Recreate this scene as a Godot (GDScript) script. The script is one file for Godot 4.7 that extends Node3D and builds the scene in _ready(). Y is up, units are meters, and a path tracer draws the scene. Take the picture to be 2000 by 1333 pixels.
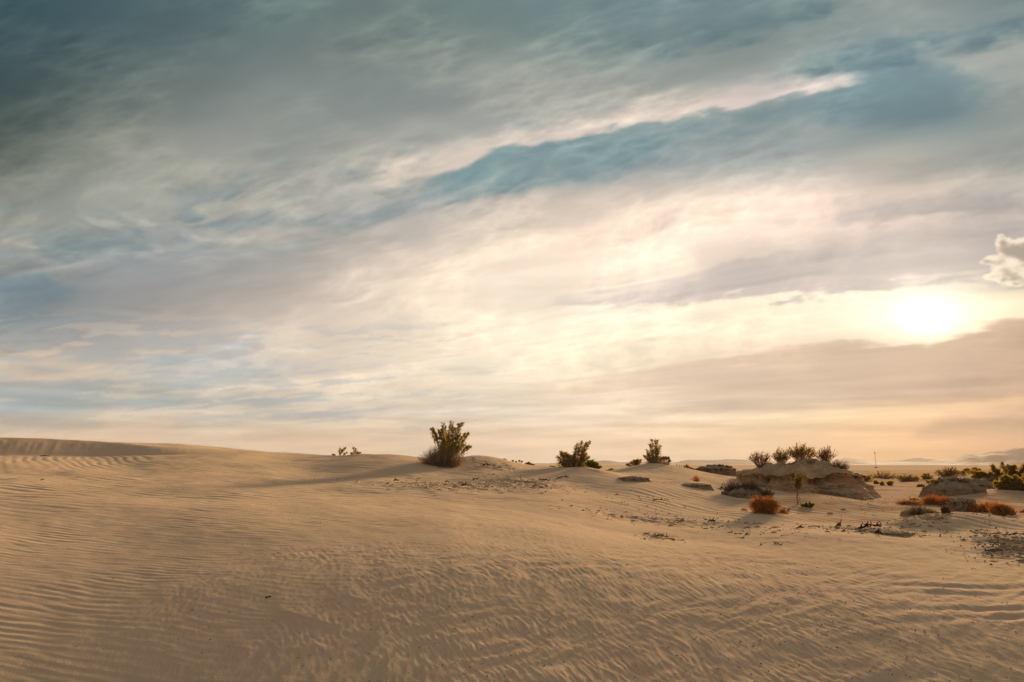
extends Node3D
# A low evening sun over rippled dunes with desert shrubs, an eroded hummock and a far salt flat.
# y up, metres; the lens stands at (0, EYE, 0) and looks along -z, tilted slightly up.

const EYE := 1.6
const FOC := 1333.0            # focal length in units of a 2000-wide frame
const PITCH := 10.27
const EXPOSURE := 1.9

var sp := sin(deg_to_rad(PITCH))
var cp := cos(deg_to_rad(PITCH))
var rng := RandomNumberGenerator.new()
var sun_dir := Vector3.ZERO
var used_names := {}

# ---------------------------------------------------------------- small helpers
func noise(sd: int, freq: float, oct := 1, kind := FastNoiseLite.TYPE_SIMPLEX_SMOOTH) -> FastNoiseLite:
	var n := FastNoiseLite.new()
	n.seed = sd; n.frequency = freq; n.noise_type = kind
	n.fractal_type = FastNoiseLite.FRACTAL_FBM if oct > 1 else FastNoiseLite.FRACTAL_NONE
	n.fractal_octaves = oct
	return n

func ray_of(x: float, y: float) -> Vector3:          # heading of a point of the view, for bearings taken from the photograph
	var a := (x - 1000.0) / FOC
	var b := (666.5 - y) / FOC
	return Vector3(a, b * cp + sp, -(cp - b * sp)).normalized()

func ss(a: float, b: float, x: float) -> float:
	return smoothstep(a, b, x)

func numbered(called: String) -> String:
	if not used_names.has(called):
		used_names[called] = 0
		return called
	used_names[called] += 1
	return "%s_%03d" % [called, used_names[called]]

func tag(o: Node, label: String, category: String, group := "", kind := "") -> void:
	if label: o.set_meta("label", label)
	if category: o.set_meta("category", category)
	if group: o.set_meta("group", group)
	if kind: o.set_meta("kind", kind)

func lin(r: float, g: float, b: float) -> Color:      # sRGB 0..255 to linear
	return Color(r / 255.0, g / 255.0, b / 255.0).srgb_to_linear()

func _ready() -> void:
	camera_and_light()
	build_ground()
	build_far()
	build_mounds()
	build_plants()
	build_litter()

# ---------------------------------------------------------------- camera, sky, sun
func camera_and_light() -> void:
	var cam := Camera3D.new()
	cam.name = "camera"
	cam.fov = rad_to_deg(2.0 * atan(666.5 / FOC))
	cam.near = 0.05; cam.far = 30000.0
	add_child(cam)
	cam.position = Vector3(0, EYE, 0)
	cam.rotation_degrees = Vector3(PITCH, 0, 0)
	cam.current = true
	sun_dir = ray_of(1815, 622)
	var sun := DirectionalLight3D.new()
	sun.name = "sun"
	sun.light_color = Color(1.0, 0.89, 0.71)
	sun.light_energy = 1.6
	sun.light_angular_distance = 7.0
	sun.shadow_enabled = true
	add_child(sun)
	sun.look_at_from_position(sun_dir * 50.0, Vector3.ZERO, Vector3.UP)
	var env := Environment.new()
	env.background_mode = Environment.BG_SKY
	env.tonemap_mode = Environment.TONE_MAPPER_LINEAR
	env.tonemap_exposure = EXPOSURE
	env.sdfgi_enabled = true; env.ssao_enabled = true; env.ssil_enabled = true
	env.volumetric_fog_enabled = true
	env.volumetric_fog_density = 0.0
	var sky := Sky.new()
	var pm := PanoramaSkyMaterial.new()
	pm.panorama = paint_sky()
	sky.sky_material = pm
	env.sky = sky
	env.sky_rotation = Vector3(0, PI, 0)
	var we := WorldEnvironment.new()
	we.name = "world_environment"
	we.environment = env
	add_child(we)
# ---------------------------------------------------------------- sky: a veil of cirrus over blue, lit by the low sun
var tones := []          # rows of broad tones of the cloud veil, 250 x 100 apart in the bearings' units
var bands := []
var sn := []
var sn_ridge: FastNoiseLite

func v3(a: Array) -> Vector3:
	return Vector3(a[0], a[1], a[2])

func add_band(up: Array, lo: Array, c0: Array, c1: Array, alpha: float, su: float, sl: float, warp := 1.0) -> void:
	var u := PackedVector2Array(); var l := PackedVector2Array()
	for i in range(0, up.size(), 2): u.append(Vector2(up[i], up[i + 1]))
	for i in range(0, lo.size(), 2): l.append(Vector2(lo[i], lo[i + 1]))
	bands.append([u, l, v3(c0), v3(c1), alpha, su, sl, warp, u[0].x, u[u.size() - 1].x])

func edge(p: PackedVector2Array, x: float) -> float:
	var n := p.size()
	for i in n - 1:
		if x <= p[i + 1].x or i == n - 2:
			var t := clampf((x - p[i].x) / (p[i + 1].x - p[i].x), 0.0, 1.0)
			var a := p[i].y; var b := p[i + 1].y
			var m0 := 0.0; var m1 := 0.0
			var h := p[i + 1].x - p[i].x
			m0 = (b - p[maxi(i - 1, 0)].y) / maxf(p[i + 1].x - p[maxi(i - 1, 0)].x, 1.0) * h
			var j := mini(i + 2, n - 1)
			m1 = (p[j].y - a) / maxf(p[j].x - p[i].x, 1.0) * h
			var t2 := t * t; var t3 := t2 * t
			return (2 * t3 - 3 * t2 + 1) * a + (t3 - 2 * t2 + t) * m0 + (-2 * t3 + 3 * t2) * b + (t3 - t2) * m1
	return p[0].y

func prepare_sky() -> void:
	var rows := [
		[[55,76,80],[58,80,83],[70,92,94],[85,104,106],[98,114,115],[104,124,127],[104,126,130],[108,130,134],[120,136,138],[112,128,132],[108,124,128]],
		[[56,76,81],[60,82,88],[76,97,102],[92,111,112],[106,121,120],[113,132,133],[112,132,135],[118,138,140],[140,150,147],[118,133,135],[112,128,130]],
		[[56,73,78],[63,81,86],[82,97,100],[107,119,119],[120,130,127],[130,140,136],[128,141,140],[140,149,146],[130,145,147],[132,142,140],[125,135,133]],
		[[61,74,75],[70,83,84],[98,107,105],[132,139,135],[146,151,146],[158,159,153],[168,167,160],[160,164,160],[105,130,138],[138,147,144],[135,142,138]],
		[[80,88,84],[88,96,91],[135,138,130],[152,154,147],[163,162,155],[165,168,165],[145,155,157],[150,156,155],[168,167,160],[158,159,153],[150,150,145]],
		[[125,130,123],[132,136,129],[153,155,147],[166,163,155],[170,168,163],[198,186,174],[218,200,184],[236,214,196],[218,198,184],[190,180,170],[175,168,160]],
		[[130,133,130],[138,140,136],[148,152,152],[160,158,154],[200,186,173],[233,213,193],[249,226,205],[236,216,198],[205,188,178],[172,165,160],[165,158,152]],
		[[118,128,132],[122,133,138],[152,150,147],[185,173,163],[223,205,186],[247,229,206],[243,226,205],[252,235,207],[255,242,216],[250,228,192],[235,205,170]],
		[[156,146,138],[170,158,147],[182,176,168],[203,191,177],[235,217,195],[249,231,205],[249,229,200],[236,211,185],[228,198,168],[205,175,150],[190,160,138]],
		[[166,158,148],[174,168,157],[190,180,165],[205,191,173],[218,202,181],[232,213,189],[238,216,188],[241,214,180],[243,205,162],[212,173,140],[192,155,128]],
		[[174,161,147],[182,168,152],[198,182,162],[211,194,171],[223,205,179],[236,213,185],[241,215,184],[243,210,172],[247,198,146],[220,170,130],[204,158,124]]]
	for r in rows:
		var line := []
		for c in r: line.append(v3(c))
		tones.append(line)
	# strips of open blue, bright cirrus and grey cloud: upper edge, lower edge, tone at the left and right end, cover, softness of both edges
	add_band([800,372, 860,344, 920,320, 1000,291, 1100,272, 1200,255, 1350,236, 1500,218, 1620,200, 1690,178, 1760,168, 1840,190, 1920,225], [800,378, 860,378, 920,376, 1000,370, 1080,364, 1180,352, 1230,330, 1290,300, 1380,262, 1500,258, 1600,245, 1720,238, 1820,232, 1920,228], [106,140,147], [110,128,132], 0.88, 12, 30)
	add_band([1230,75, 1400,45, 1500,20, 1640,-10], [1230,95, 1400,82, 1500,52, 1640,10], [92,122,128], [84,112,118], 0.8, 22, 22, 2.0)
	add_band([1000,40, 1120,25, 1300,5], [1000,80, 1120,85, 1300,60], [104,126,130], [104,126,130], 0.4, 30, 30, 2.0)
	add_band([1530,155, 1650,112, 1750,98, 1850,95, 1960,60, 2060,20], [1530,165, 1650,168, 1750,175, 1850,150, 1950,104, 2060,62], [96,124,132], [90,112,120], 0.85, 20, 22, 1.6)
	add_band([1780,138, 1850,118, 1920,105, 2080,92], [1780,146, 1850,172, 1920,205, 2080,220], [178,176,168], [160,162,154], 0.7, 26, 22, 1.8)
	add_band([700,340, 850,300, 1000,255, 1150,225, 1300,197, 1450,180, 1550,165, 1650,168, 1710,181], [700,362, 850,338, 920,318, 1000,289, 1150,262, 1300,240, 1400,222, 1500,210, 1600,193, 1660,188, 1710,182], [216,200,185], [222,204,196], 0.9, 30, 7)
	add_band([580,425, 700,405, 800,388, 930,368], [580,440, 700,434, 800,412, 930,385], [138,149,153], [130,148,155], 0.75, 16, 18, 1.4)
	add_band([60,482, 130,458, 200,452, 310,472], [60,490, 130,500, 200,502, 310,480], [116,134,140], [126,140,144], 0.75, 20, 20, 1.8)
	add_band([-120,560, 0,562, 60,555, 160,565], [-120,600, 0,590, 60,582, 160,570], [104,124,132], [112,130,138], 0.75, 18, 18, 1.6)
	add_band([190,728, 300,700, 450,692, 600,705, 790,712], [190,738, 300,748, 450,745, 600,728, 790,718], [170,174,177], [205,196,186], 0.7, 14, 14, 1.5)
	add_band([-80,768, 150,752, 300,756, 450,765, 620,790], [-80,812, 150,796, 300,800, 450,792, 620,793], [162,171,170], [190,184,174], 0.75, 14, 14)
	add_band([-80,702, 60,690, 160,702, 260,717], [-80,752, 60,746, 110,752, 160,739, 260,718], [196,180,163], [212,194,172], 0.8, 22, 6, 0.7)
	add_band([370,774, 450,758, 560,748, 700,742, 920,735], [370,776, 450,772, 560,766, 700,762, 920,758], [232,210,184], [246,226,200], 0.7, 7, 10, 0.8)
	add_band([570,809, 650,795, 760,795, 860,809], [570,812, 650,821, 760,825, 860,813], [188,177,168], [205,190,175], 0.7, 8, 8, 0.7)
	add_band([1620,428, 1700,408, 1800,393, 1900,382, 2060,372], [1620,436, 1700,442, 1800,432, 1900,424, 2060,420], [172,163,160], [156,150,148], 0.75, 26, 24, 1.3)
	add_band([1050,592, 1200,572, 1350,540, 1430,510, 1500,492, 1650,473, 1800,452, 1950,440, 2120,430], [1050,598, 1200,600, 1350,596, 1500,583, 1650,572, 1800,556, 1950,546, 2120,540], [218,203,193], [178,166,160], 0.9, 16, 8, 1.2)
	add_band([1680,793, 1850,785, 2060,770], [1680,801, 1850,797, 2060,786], [252,212,160], [240,196,146], 0.75, 6, 6, 0.6)
	add_band([1270,840, 1450,833, 1610,829], [1270,843, 1450,838, 1610,832], [252,226,188], [252,222,178], 0.7, 4, 4, 0.4)
	add_band([1770,853, 1850,820, 2000,808, 2160,800], [1770,857, 1900,852, 2000,852, 2160,848], [206,172,142], [190,156,132], 0.7, 12, 10, 0.7)
	add_band([900,772, 1100,742, 1300,712, 1500,687, 1700,669, 1790,672, 1815,674, 1860,660, 1930,643, 2000,628, 2140,600], [900,784, 1100,790, 1300,802, 1500,798, 1700,790, 1790,788, 1815,788, 1860,785, 1930,780, 2000,774, 2140,765], [240,218,193], [190,158,133], 0.88, 7, 36, 0.7)
	sn_ridge = noise(17, 0.0075, 5)
	sn_ridge.fractal_type = FastNoiseLite.FRACTAL_RIDGED
	sn_ridge.fractal_gain = 0.55
	sn = [noise(11, 0.9, 5), noise(12, 2.6, 4), noise(13, 1.0, 5), noise(14, 1.0, 5), noise(15, 0.012, 5), noise(16, 1.0, 3), noise(18, 0.016, 3)]

func wrap_tone(x: float, y: float) -> Vector3:
	var gx := clampf((x + 250.0) / 250.0, 0.0, 9.999)
	var gy := clampf((y + 100.0) / 100.0, 0.0, 9.999)
	var ix := int(gx); var iy := int(gy)
	var fx := gx - ix; var fy := gy - iy
	var c := []
	for k in range(-1, 3):
		var row: Array = tones[clampi(iy + k, 0, 10)]
		var a: Vector3 = row[ix]
		c.append(a.cubic_interpolate(row[mini(ix + 1, 10)], row[maxi(ix - 1, 0)], row[mini(ix + 2, 10)], fx))
	return (c[1] as Vector3).cubic_interpolate(c[2], c[0], c[3], fy)

const PUFFS := [[1957, 474, 13, 12], [1972, 486, 24, 17], [1996, 482, 26, 20], [1990, 502, 40, 18], [1944, 508, 22, 9], [1924, 512, 14, 5], [1962, 528, 30, 10], [1934, 541, 18, 6], [1990, 538, 34, 14], [1960, 548, 22, 7], [2030, 510, 44, 36], [1985, 556, 20, 5], [1955, 460, 6, 4]]
func heap(x: float, y: float) -> float:               # billows of one heaped cloud, roughened at the rim
	var d := 0.0
	for p in PUFFS:
		var q := Vector2((x - p[0]) / p[2], (y - p[1]) / p[3]).length_squared()
		if q < 4.0: d += exp(-q * 1.1)
	return d - 0.42 + 0.42 * sn[4].get_noise_2d(x * 2.2, y * 3.4) + 0.18 * sn[4].get_noise_2d(x * 6.0, y * 8.0)

func sky_tone(d: Vector3) -> Vector3:                 # linear colour of the sky towards d
	var el := asin(clampf(d.y, -1, 1))
	var cosun := d.dot(sun_dir)
	# streaks lie in a sheet overhead, so they crowd together towards the horizon
	var pl := Vector2(d.x, d.z) / (maxf(d.y, 0.0) + 0.09)
	var ang := deg_to_rad(-62.0)
	var ax := Vector2(sin(ang), -cos(ang))
	var along := pl.dot(ax)
	var across := pl.dot(Vector2(-ax.y, ax.x))
	var w1: float = sn[5].get_noise_2d(along * 0.6, across * 0.6)
	var streak: float = sn[0].get_noise_2d(along * 0.34 + w1 * 0.3, across * 1.5 + w1 * 0.22)
	var fine: float = sn[1].get_noise_2d(along * 0.42 + w1 * 0.3, across * 1.9 + w1 * 0.3 + streak * 0.12)
	# generic veil for headings far from the view
	var warm := pow(clampf(cosun * 0.5 + 0.5, 0.0, 1.0), 3.0)
	var hz := exp(-maxf(el, 0.0) / 0.30)
	var gen := Vector3(124, 128, 127).lerp(Vector3(178, 166, 152), hz).lerp(Vector3(225, 205, 184), warm * 0.5)
	var fwd := -d.z
	var zc := fwd * cp + d.y * sp
	var c := gen
	var x := 0.0; var y := 0.0
	var infr := 0.0
	if zc > 0.2:
		x = 1000.0 + FOC * d.x / zc
		y = 666.5 - FOC * (d.y * cp - fwd * sp) / zc
		infr = ss(-1100, -150, x) * (1.0 - ss(2150, 3100, x)) * ss(-900, -80, y)
		if infr > 0.0:
			var b := wrap_tone(x, y)
			c = gen.lerp(b, infr)
	var bank := 0.0
	# fibres of cirrus, combed along the streaks
	var f1 := 0.0; var f2 := 0.0
	if infr > 0.0:
		var tilt := 0.24 - 0.16 * ss(300.0, 800.0, y)
		var fa := x - tilt * y
		var fb := y + tilt * x
		f1 = sn_ridge.get_noise_2d(fa * 0.30 + w1 * 60.0, fb * 1.25 + streak * 45.0)
		f2 = sn_ridge.get_noise_2d(fa * 0.75 + 900.0, fb * 2.6 + streak * 60.0 + fine * 25.0)
	if infr > 0.0:
		var fr: float = sn[4].get_noise_2d(x * 0.9 - y * 0.5, y * 2.6 + x * 0.55)
		var wy := streak * 26.0 + fine * 17.0 + fr * 10.0 + f1 * 12.0 + f2 * 6.0
		var thin := ss(0.0, 0.25, d.y)
		wy *= 0.35 + 0.65 * thin
		for i in bands.size():
			var q: Array = bands[i]
			if x < q[8] or x > q[9]: continue
			var u := edge(q[0], x); var l := edge(q[1], x)
			if y < u - 80 or y > l + 80: continue
			var t: float = (x - q[8]) / (q[9] - q[8])
			var yy: float = y + wy * q[7]
			var m: float = ss(u - q[5], u + q[5], yy) * (1.0 - ss(l - q[6], l + q[6], yy))
			m *= ss(0.0, 0.06, t) * (1.0 - ss(0.94, 1.0, t) * float(q[9] < 2000.0)) * q[4]
			if i == 0: m *= clampf(0.95 - 0.16 * f1 - 0.16 * f2 + 0.2 * fine, 0.2, 1.0)
			elif i < 5 or i == 6: m *= clampf(0.86 - 0.38 * f1 - 0.30 * f2 + 0.4 * fine, 0.15, 1.0)      # open blue is veiled by loose fibres
			c = c.lerp((q[2] as Vector3).lerp(q[3], t), m)
			if i == bands.size() - 1: bank = m
	# mottled sheet of altocumulus on the left
	if infr > 0.0:
		var mz := exp(-pow((y - (470.0 - 0.12 * x)) / 75.0, 2.0)) * (1.0 - ss(700, 1000, x))
		var mo: float = sn[2].get_noise_2d(along * 3.0 + w1, across * 5.5 + fine * 0.5)
		c = c.lerp(Vector3(128, 142, 146), clampf(mz * ss(0.05, 0.45, mo) * 0.7, 0, 1))
		c += Vector3(20, 17, 14) * mz * ss(0.1, 0.5, -mo)
	# wisps
	var calm := 0.35 + 0.65 * ss(0.1, 0.4, d.y)
	var amp := 1.0 + (0.085 * streak + 0.06 * fine) * calm
	var blue := clampf(-streak * 0.9 - fine * 0.5 - 0.12, 0, 1) * ss(0.12, 0.45, d.y) * 0.28
	c = c.lerp(Vector3(104, 134, 144), blue) * amp
	if infr > 0.0:
		var mk := ss(-0.5, 0.4, sn[5].get_noise_2d(x * 0.0021 + 5.0, y * 0.0042)) * (0.45 + 0.55 * ss(0.05, 0.22, d.y)) * infr
		var f3: float = sn_ridge.get_noise_2d((x - 0.2 * y) * 1.5 + 400.0, (y + 0.2 * x) * 5.0 + streak * 80.0)
		var k := (0.11 * f1 + 0.085 * f2 + 0.04 * f3) * mk * (1.0 - 0.6 * exp(-pow(acos(clampf(cosun, -1, 1)) * 5.0, 2.0)))
		c = c * (1.0 + k) + Vector3(5, 2, -3) * k * 6.0
	# flat lens clouds with pale blue between them, low on the left
	if infr > 0.0:
		var lz := (1.0 - ss(650.0, 1150.0, x)) * ss(580.0, 680.0, y) * (1.0 - 0.5 * ss(820.0, 900.0, y)) * infr
		if lz > 0.0:
			var l1: float = sn[3].get_noise_2d(x * 0.0028 + 3.0, (y + x * 0.05) * 0.031 + 0.4 * fine)
			var l2: float = sn[3].get_noise_2d(x * 0.011 + 30.0, (y + x * 0.05) * 0.075)
			var lv := l1 + 0.4 * l2
			c = c.lerp(Vector3(166, 175, 177), ss(0.02, 0.36, -lv) * 0.42 * lz)
			c = c.lerp(Vector3(222, 202, 177), ss(0.05, 0.36, lv) * 0.45 * lz)
	# low thin lines of cloud near the horizon
	var lines: float = sn[3].get_noise_2d(atan2(d.x, -d.z) * 3.2, el * 46.0)
	var lowm := exp(-pow((el - 0.055) / 0.055, 2.0))
	c *= 1.0 + 0.14 * lines * lowm
	if infr > 0.0:
		# heaped cloud at the right
		var e := Vector2((x - 2000.0) / 100.0, (y - 512.0 - 0.10 * (x - 1990.0)) / 56.0).length()
		if e < 2.0:
			var den := heap(x, y)
			var m2 := ss(0.0, 0.28, den)
			var core := ss(0.2, 1.7, den + 1.1 * sn[4].get_noise_2d(x * 1.6 + 200.0, y * 3.2))
			c = c.lerp(Vector3(252, 231, 205).lerp(Vector3(166, 150, 134), core), m2 * 0.9)
	var out := Vector3(pow(maxf(c.x, 0) / 255.0, 2.2), pow(maxf(c.y, 0) / 255.0, 2.2), pow(maxf(c.z, 0) / 255.0, 2.2))
	# the veiled sun itself
	var sd := acos(clampf(cosun, -1, 1)) * 57.2958
	var clear := 1.0 - 0.93 * clampf(bank * 1.09, 0, 1)
	var es := sd
	if infr > 0.0: es = Vector2((x - 1812.0) / 1.5, (y - 620.0) * 1.0 + 4.0 * fine).length() / 23.3
	var glow := 2.6 * exp(-pow(es / 0.9, 2.0)) * clear + 0.55 * exp(-es / 2.2) * clear + 0.20 * exp(-sd / 4.5) * (0.6 + 0.4 * clear)
	out += Vector3(1.0, 0.88, 0.66) * glow
	return out

func paint_sky() -> ImageTexture:
	prepare_sky()
	var w := 4096; var h := 2048
	var cw := 640; var ch := 320
	var data := PackedFloat32Array()
	data.resize(cw * ch * 3)
	var k := 0
	for j in ch:
		var el := (0.5 - (j + 0.5) / ch) * PI
		for i in cw:
			if el < -0.02:
				k += 3
				continue
			var az := ((i + 0.5) / cw - 0.5) * TAU
			var c := sky_tone(Vector3(sin(az) * cos(el), sin(el), -cos(az) * cos(el))) / EXPOSURE
			data[k] = c.x; data[k + 1] = c.y; data[k + 2] = c.z
			k += 3
	var im := Image.create_from_data(cw, ch, false, Image.FORMAT_RGBF, data.to_byte_array())
	im.resize(w, h, Image.INTERPOLATE_BILINEAR)
	var x0 := int((0.5 - 44.0 / 360.0) * w); var x1 := int((0.5 + 44.0 / 360.0) * w)
	var y0 := int((0.5 - 42.0 / 180.0) * h); var y1 := int((0.5 + 1.0 / 180.0) * h)
	var iw := x1 - x0; var ih := y1 - y0
	data.resize(iw * ih * 3)
	k = 0
	for j in ih:
		var el := (0.5 - (y0 + j + 0.5) / h) * PI
		var ce := cos(el); var se := sin(el)
		for i in iw:
			var az := ((x0 + i + 0.5) / w - 0.5) * TAU
			var c := sky_tone(Vector3(sin(az) * ce, se, -cos(az) * ce)) / EXPOSURE
			data[k] = c.x; data[k + 1] = c.y; data[k + 2] = c.z
			k += 3
	var fine := Image.create_from_data(iw, ih, false, Image.FORMAT_RGBF, data.to_byte_array())
	im.blit_rect(fine, Rect2i(0, 0, iw, ih), Vector2i(x0, y0))
	return ImageTexture.create_from_image(im)
# ---------------------------------------------------------------- ground: one sheet of sand, fine near the lens and coarse towards the horizon
const COLU := [-150.0, 0.0, 200.0, 400.0, 600.0, 750.0, 870.0, 940.0, 1050.0, 1150.0, 1250.0, 1340.0, 1440.0, 1600.0, 1750.0, 1900.0, 2000.0, 2150.0]
const RAD := [1.5, 4.0, 6.0, 8.0, 11.0, 15.0, 19.0, 23.0, 27.0, 31.0, 36.0, 45.0, 60.0, 90.0, 160.0, 400.0]
const HT := [
	[-1.450,-1.350,-1.120,-0.740,-0.100,0.54,1.00,1.30,1.60,1.95,2.20,2.40,2.20,1.00,-0.60,-1.00],
	[-1.447,-1.345,-1.111,-0.730,-0.092,0.54,1.00,1.30,1.60,1.92,2.10,2.30,2.00,0.80,-0.60,-1.00],
	[-1.426,-1.310,-1.049,-0.664,-0.039,0.55,0.98,1.27,1.55,1.90,2.20,2.30,1.90,0.60,-0.60,-1.00],
	[-1.396,-1.258,-0.958,-0.567,0.040,0.59,0.93,1.25,1.65,2.05,2.35,2.55,1.90,0.50,-0.60,-1.00],
	[-1.367,-1.209,-0.871,-0.475,0.115,0.60,0.90,1.18,1.50,1.88,2.08,1.80,1.20,0.30,-0.60,-1.00],
	[-1.353,-1.185,-0.829,-0.430,0.152,0.61,0.88,1.16,1.72,2.03,1.85,1.40,0.90,0.20,-0.60,-1.00],
	[-1.350,-1.180,-0.820,-0.420,0.159,0.60,0.85,1.05,1.62,1.78,1.60,1.10,0.60,0.10,-0.60,-1.00],
	[-1.350,-1.180,-0.824,-0.426,0.148,0.54,0.80,1.02,1.55,1.95,1.70,1.10,0.60,0.10,-0.60,-1.00],
	[-1.350,-1.180,-0.837,-0.448,0.108,0.46,0.72,0.95,1.30,1.55,1.30,0.90,0.50,0.00,-0.60,-1.00],
	[-1.350,-1.180,-0.854,-0.477,0.054,0.34,0.56,0.82,1.40,1.36,1.10,0.70,0.40,0.00,-0.60,-1.00],
	[-1.350,-1.180,-0.875,-0.511,-0.009,0.22,0.42,0.85,1.12,1.20,1.50,1.00,0.50,0.00,-0.60,-1.00],
	[-1.350,-1.180,-0.894,-0.543,-0.067,0.14,0.32,0.66,0.98,1.10,1.28,1.20,0.60,0.00,-0.60,-1.00],
	[-1.350,-1.180,-0.913,-0.575,-0.127,0.10,0.24,0.45,0.60,0.75,0.95,1.00,0.50,0.00,-0.60,-1.00],
	[-1.350,-1.180,-0.935,-0.612,-0.196,0.06,0.18,0.32,0.52,0.30,0.25,0.20,0.10,0.00,-0.60,-1.00],
	[-1.350,-1.180,-0.940,-0.620,-0.210,0.02,0.10,0.20,0.25,0.20,0.20,0.20,0.15,0.00,-0.60,-1.00],
	[-1.350,-1.180,-0.940,-0.620,-0.210,0.00,0.10,0.20,0.20,0.20,0.25,0.30,0.25,0.30,0.20,-1.00],
	[-1.350,-1.180,-0.940,-0.620,-0.210,0.00,0.10,0.20,0.20,0.20,0.25,0.35,0.40,0.60,1.20,-1.00],
	[-1.350,-1.180,-0.940,-0.620,-0.210,0.00,0.10,0.20,0.20,0.20,0.25,0.35,0.50,0.90,1.40,-1.00]]
# patches strewn with twigs and crust: bearing, distance, half-width of bearing, half-depth, strength
const PATCH := [[880.0, 21.3, 130.0, 1.5, 1.0], [1020.0, 22.6, 90.0, 1.8, 1.0], [1300.0, 17.3, 170.0, 0.8, 0.7], [1690.0, 18.0, 90.0, 0.9, 1.0], [1955.0, 16.6, 80.0, 2.4, 1.2], [1800.0, 19.6, 60.0, 1.2, 1.0], [1285.0, 14.6, 35.0, 0.45, 0.9], [960.0, 27.6, 60.0, 1.5, 0.6], [1740.0, 28.0, 130.0, 5.0, 0.35], [1900.0, 30.0, 150.0, 5.0, 0.4], [1330.0, 27.0, 60.0, 2.0, 0.4]]

var gn := []
var lnr := []

func hermite(xs: Array, ys: Array, x: float) -> float:
	var n := xs.size()
	if x <= xs[0]: return ys[0]
	if x >= xs[n - 1]: return ys[n - 1]
	var i := 0
	while x > xs[i + 1]: i += 1
	var h: float = xs[i + 1] - xs[i]
	var t: float = (x - xs[i]) / h
	var d: float = (ys[i + 1] - ys[i]) / h
	var m0: float = d if i == 0 else (ys[i + 1] - ys[i - 1]) / (xs[i + 1] - xs[i - 1])
	var m1: float = d if i == n - 2 else (ys[i + 2] - ys[i]) / (xs[i + 2] - xs[i])
	var t2 := t * t; var t3 := t2 * t
	return (2 * t3 - 3 * t2 + 1) * ys[i] + (t3 - 2 * t2 + t) * h * m0 + (3 * t2 - 2 * t3) * ys[i + 1] + (t3 - t2) * h * m1

func column_heights(r: float) -> Array:
	var out := []
	var l := log(maxf(r, 0.05))
	for c in HT: out.append(hermite(lnr, c, l))
	return out

func bearing(x: float, z: float) -> float:
	var az := clampf(atan2(x, -z), -1.2, 1.2)
	return 1000.0 + 1354.7 * tan(az)

func prepare_ground() -> void:
	for r in RAD: lnr.append(log(r))
	gn = [noise(21, 0.16, 2), noise(22, 0.55, 3), noise(23, 0.30, 2), noise(24, 1.9, 3), noise(25, 0.22, 1), noise(26, 5.5, 2), noise(27, 0.7, 2), noise(28, 1.1, 2), noise(29, 1.0, 2)]

func patch_at(u: float, r: float) -> float:
	var m := 0.0
	for p in PATCH:
		var a: float = (u - p[0]) / p[2]
		var b: float = (r - p[1]) / p[3]
		var q := a * a + b * b
		if q < 4.0: m = maxf(m, exp(-q * 1.2) * p[4])
	return m

func ripple(p: float) -> float:
	return sin(p) + 0.22 * sin(2.0 * p + 0.9)

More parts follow.
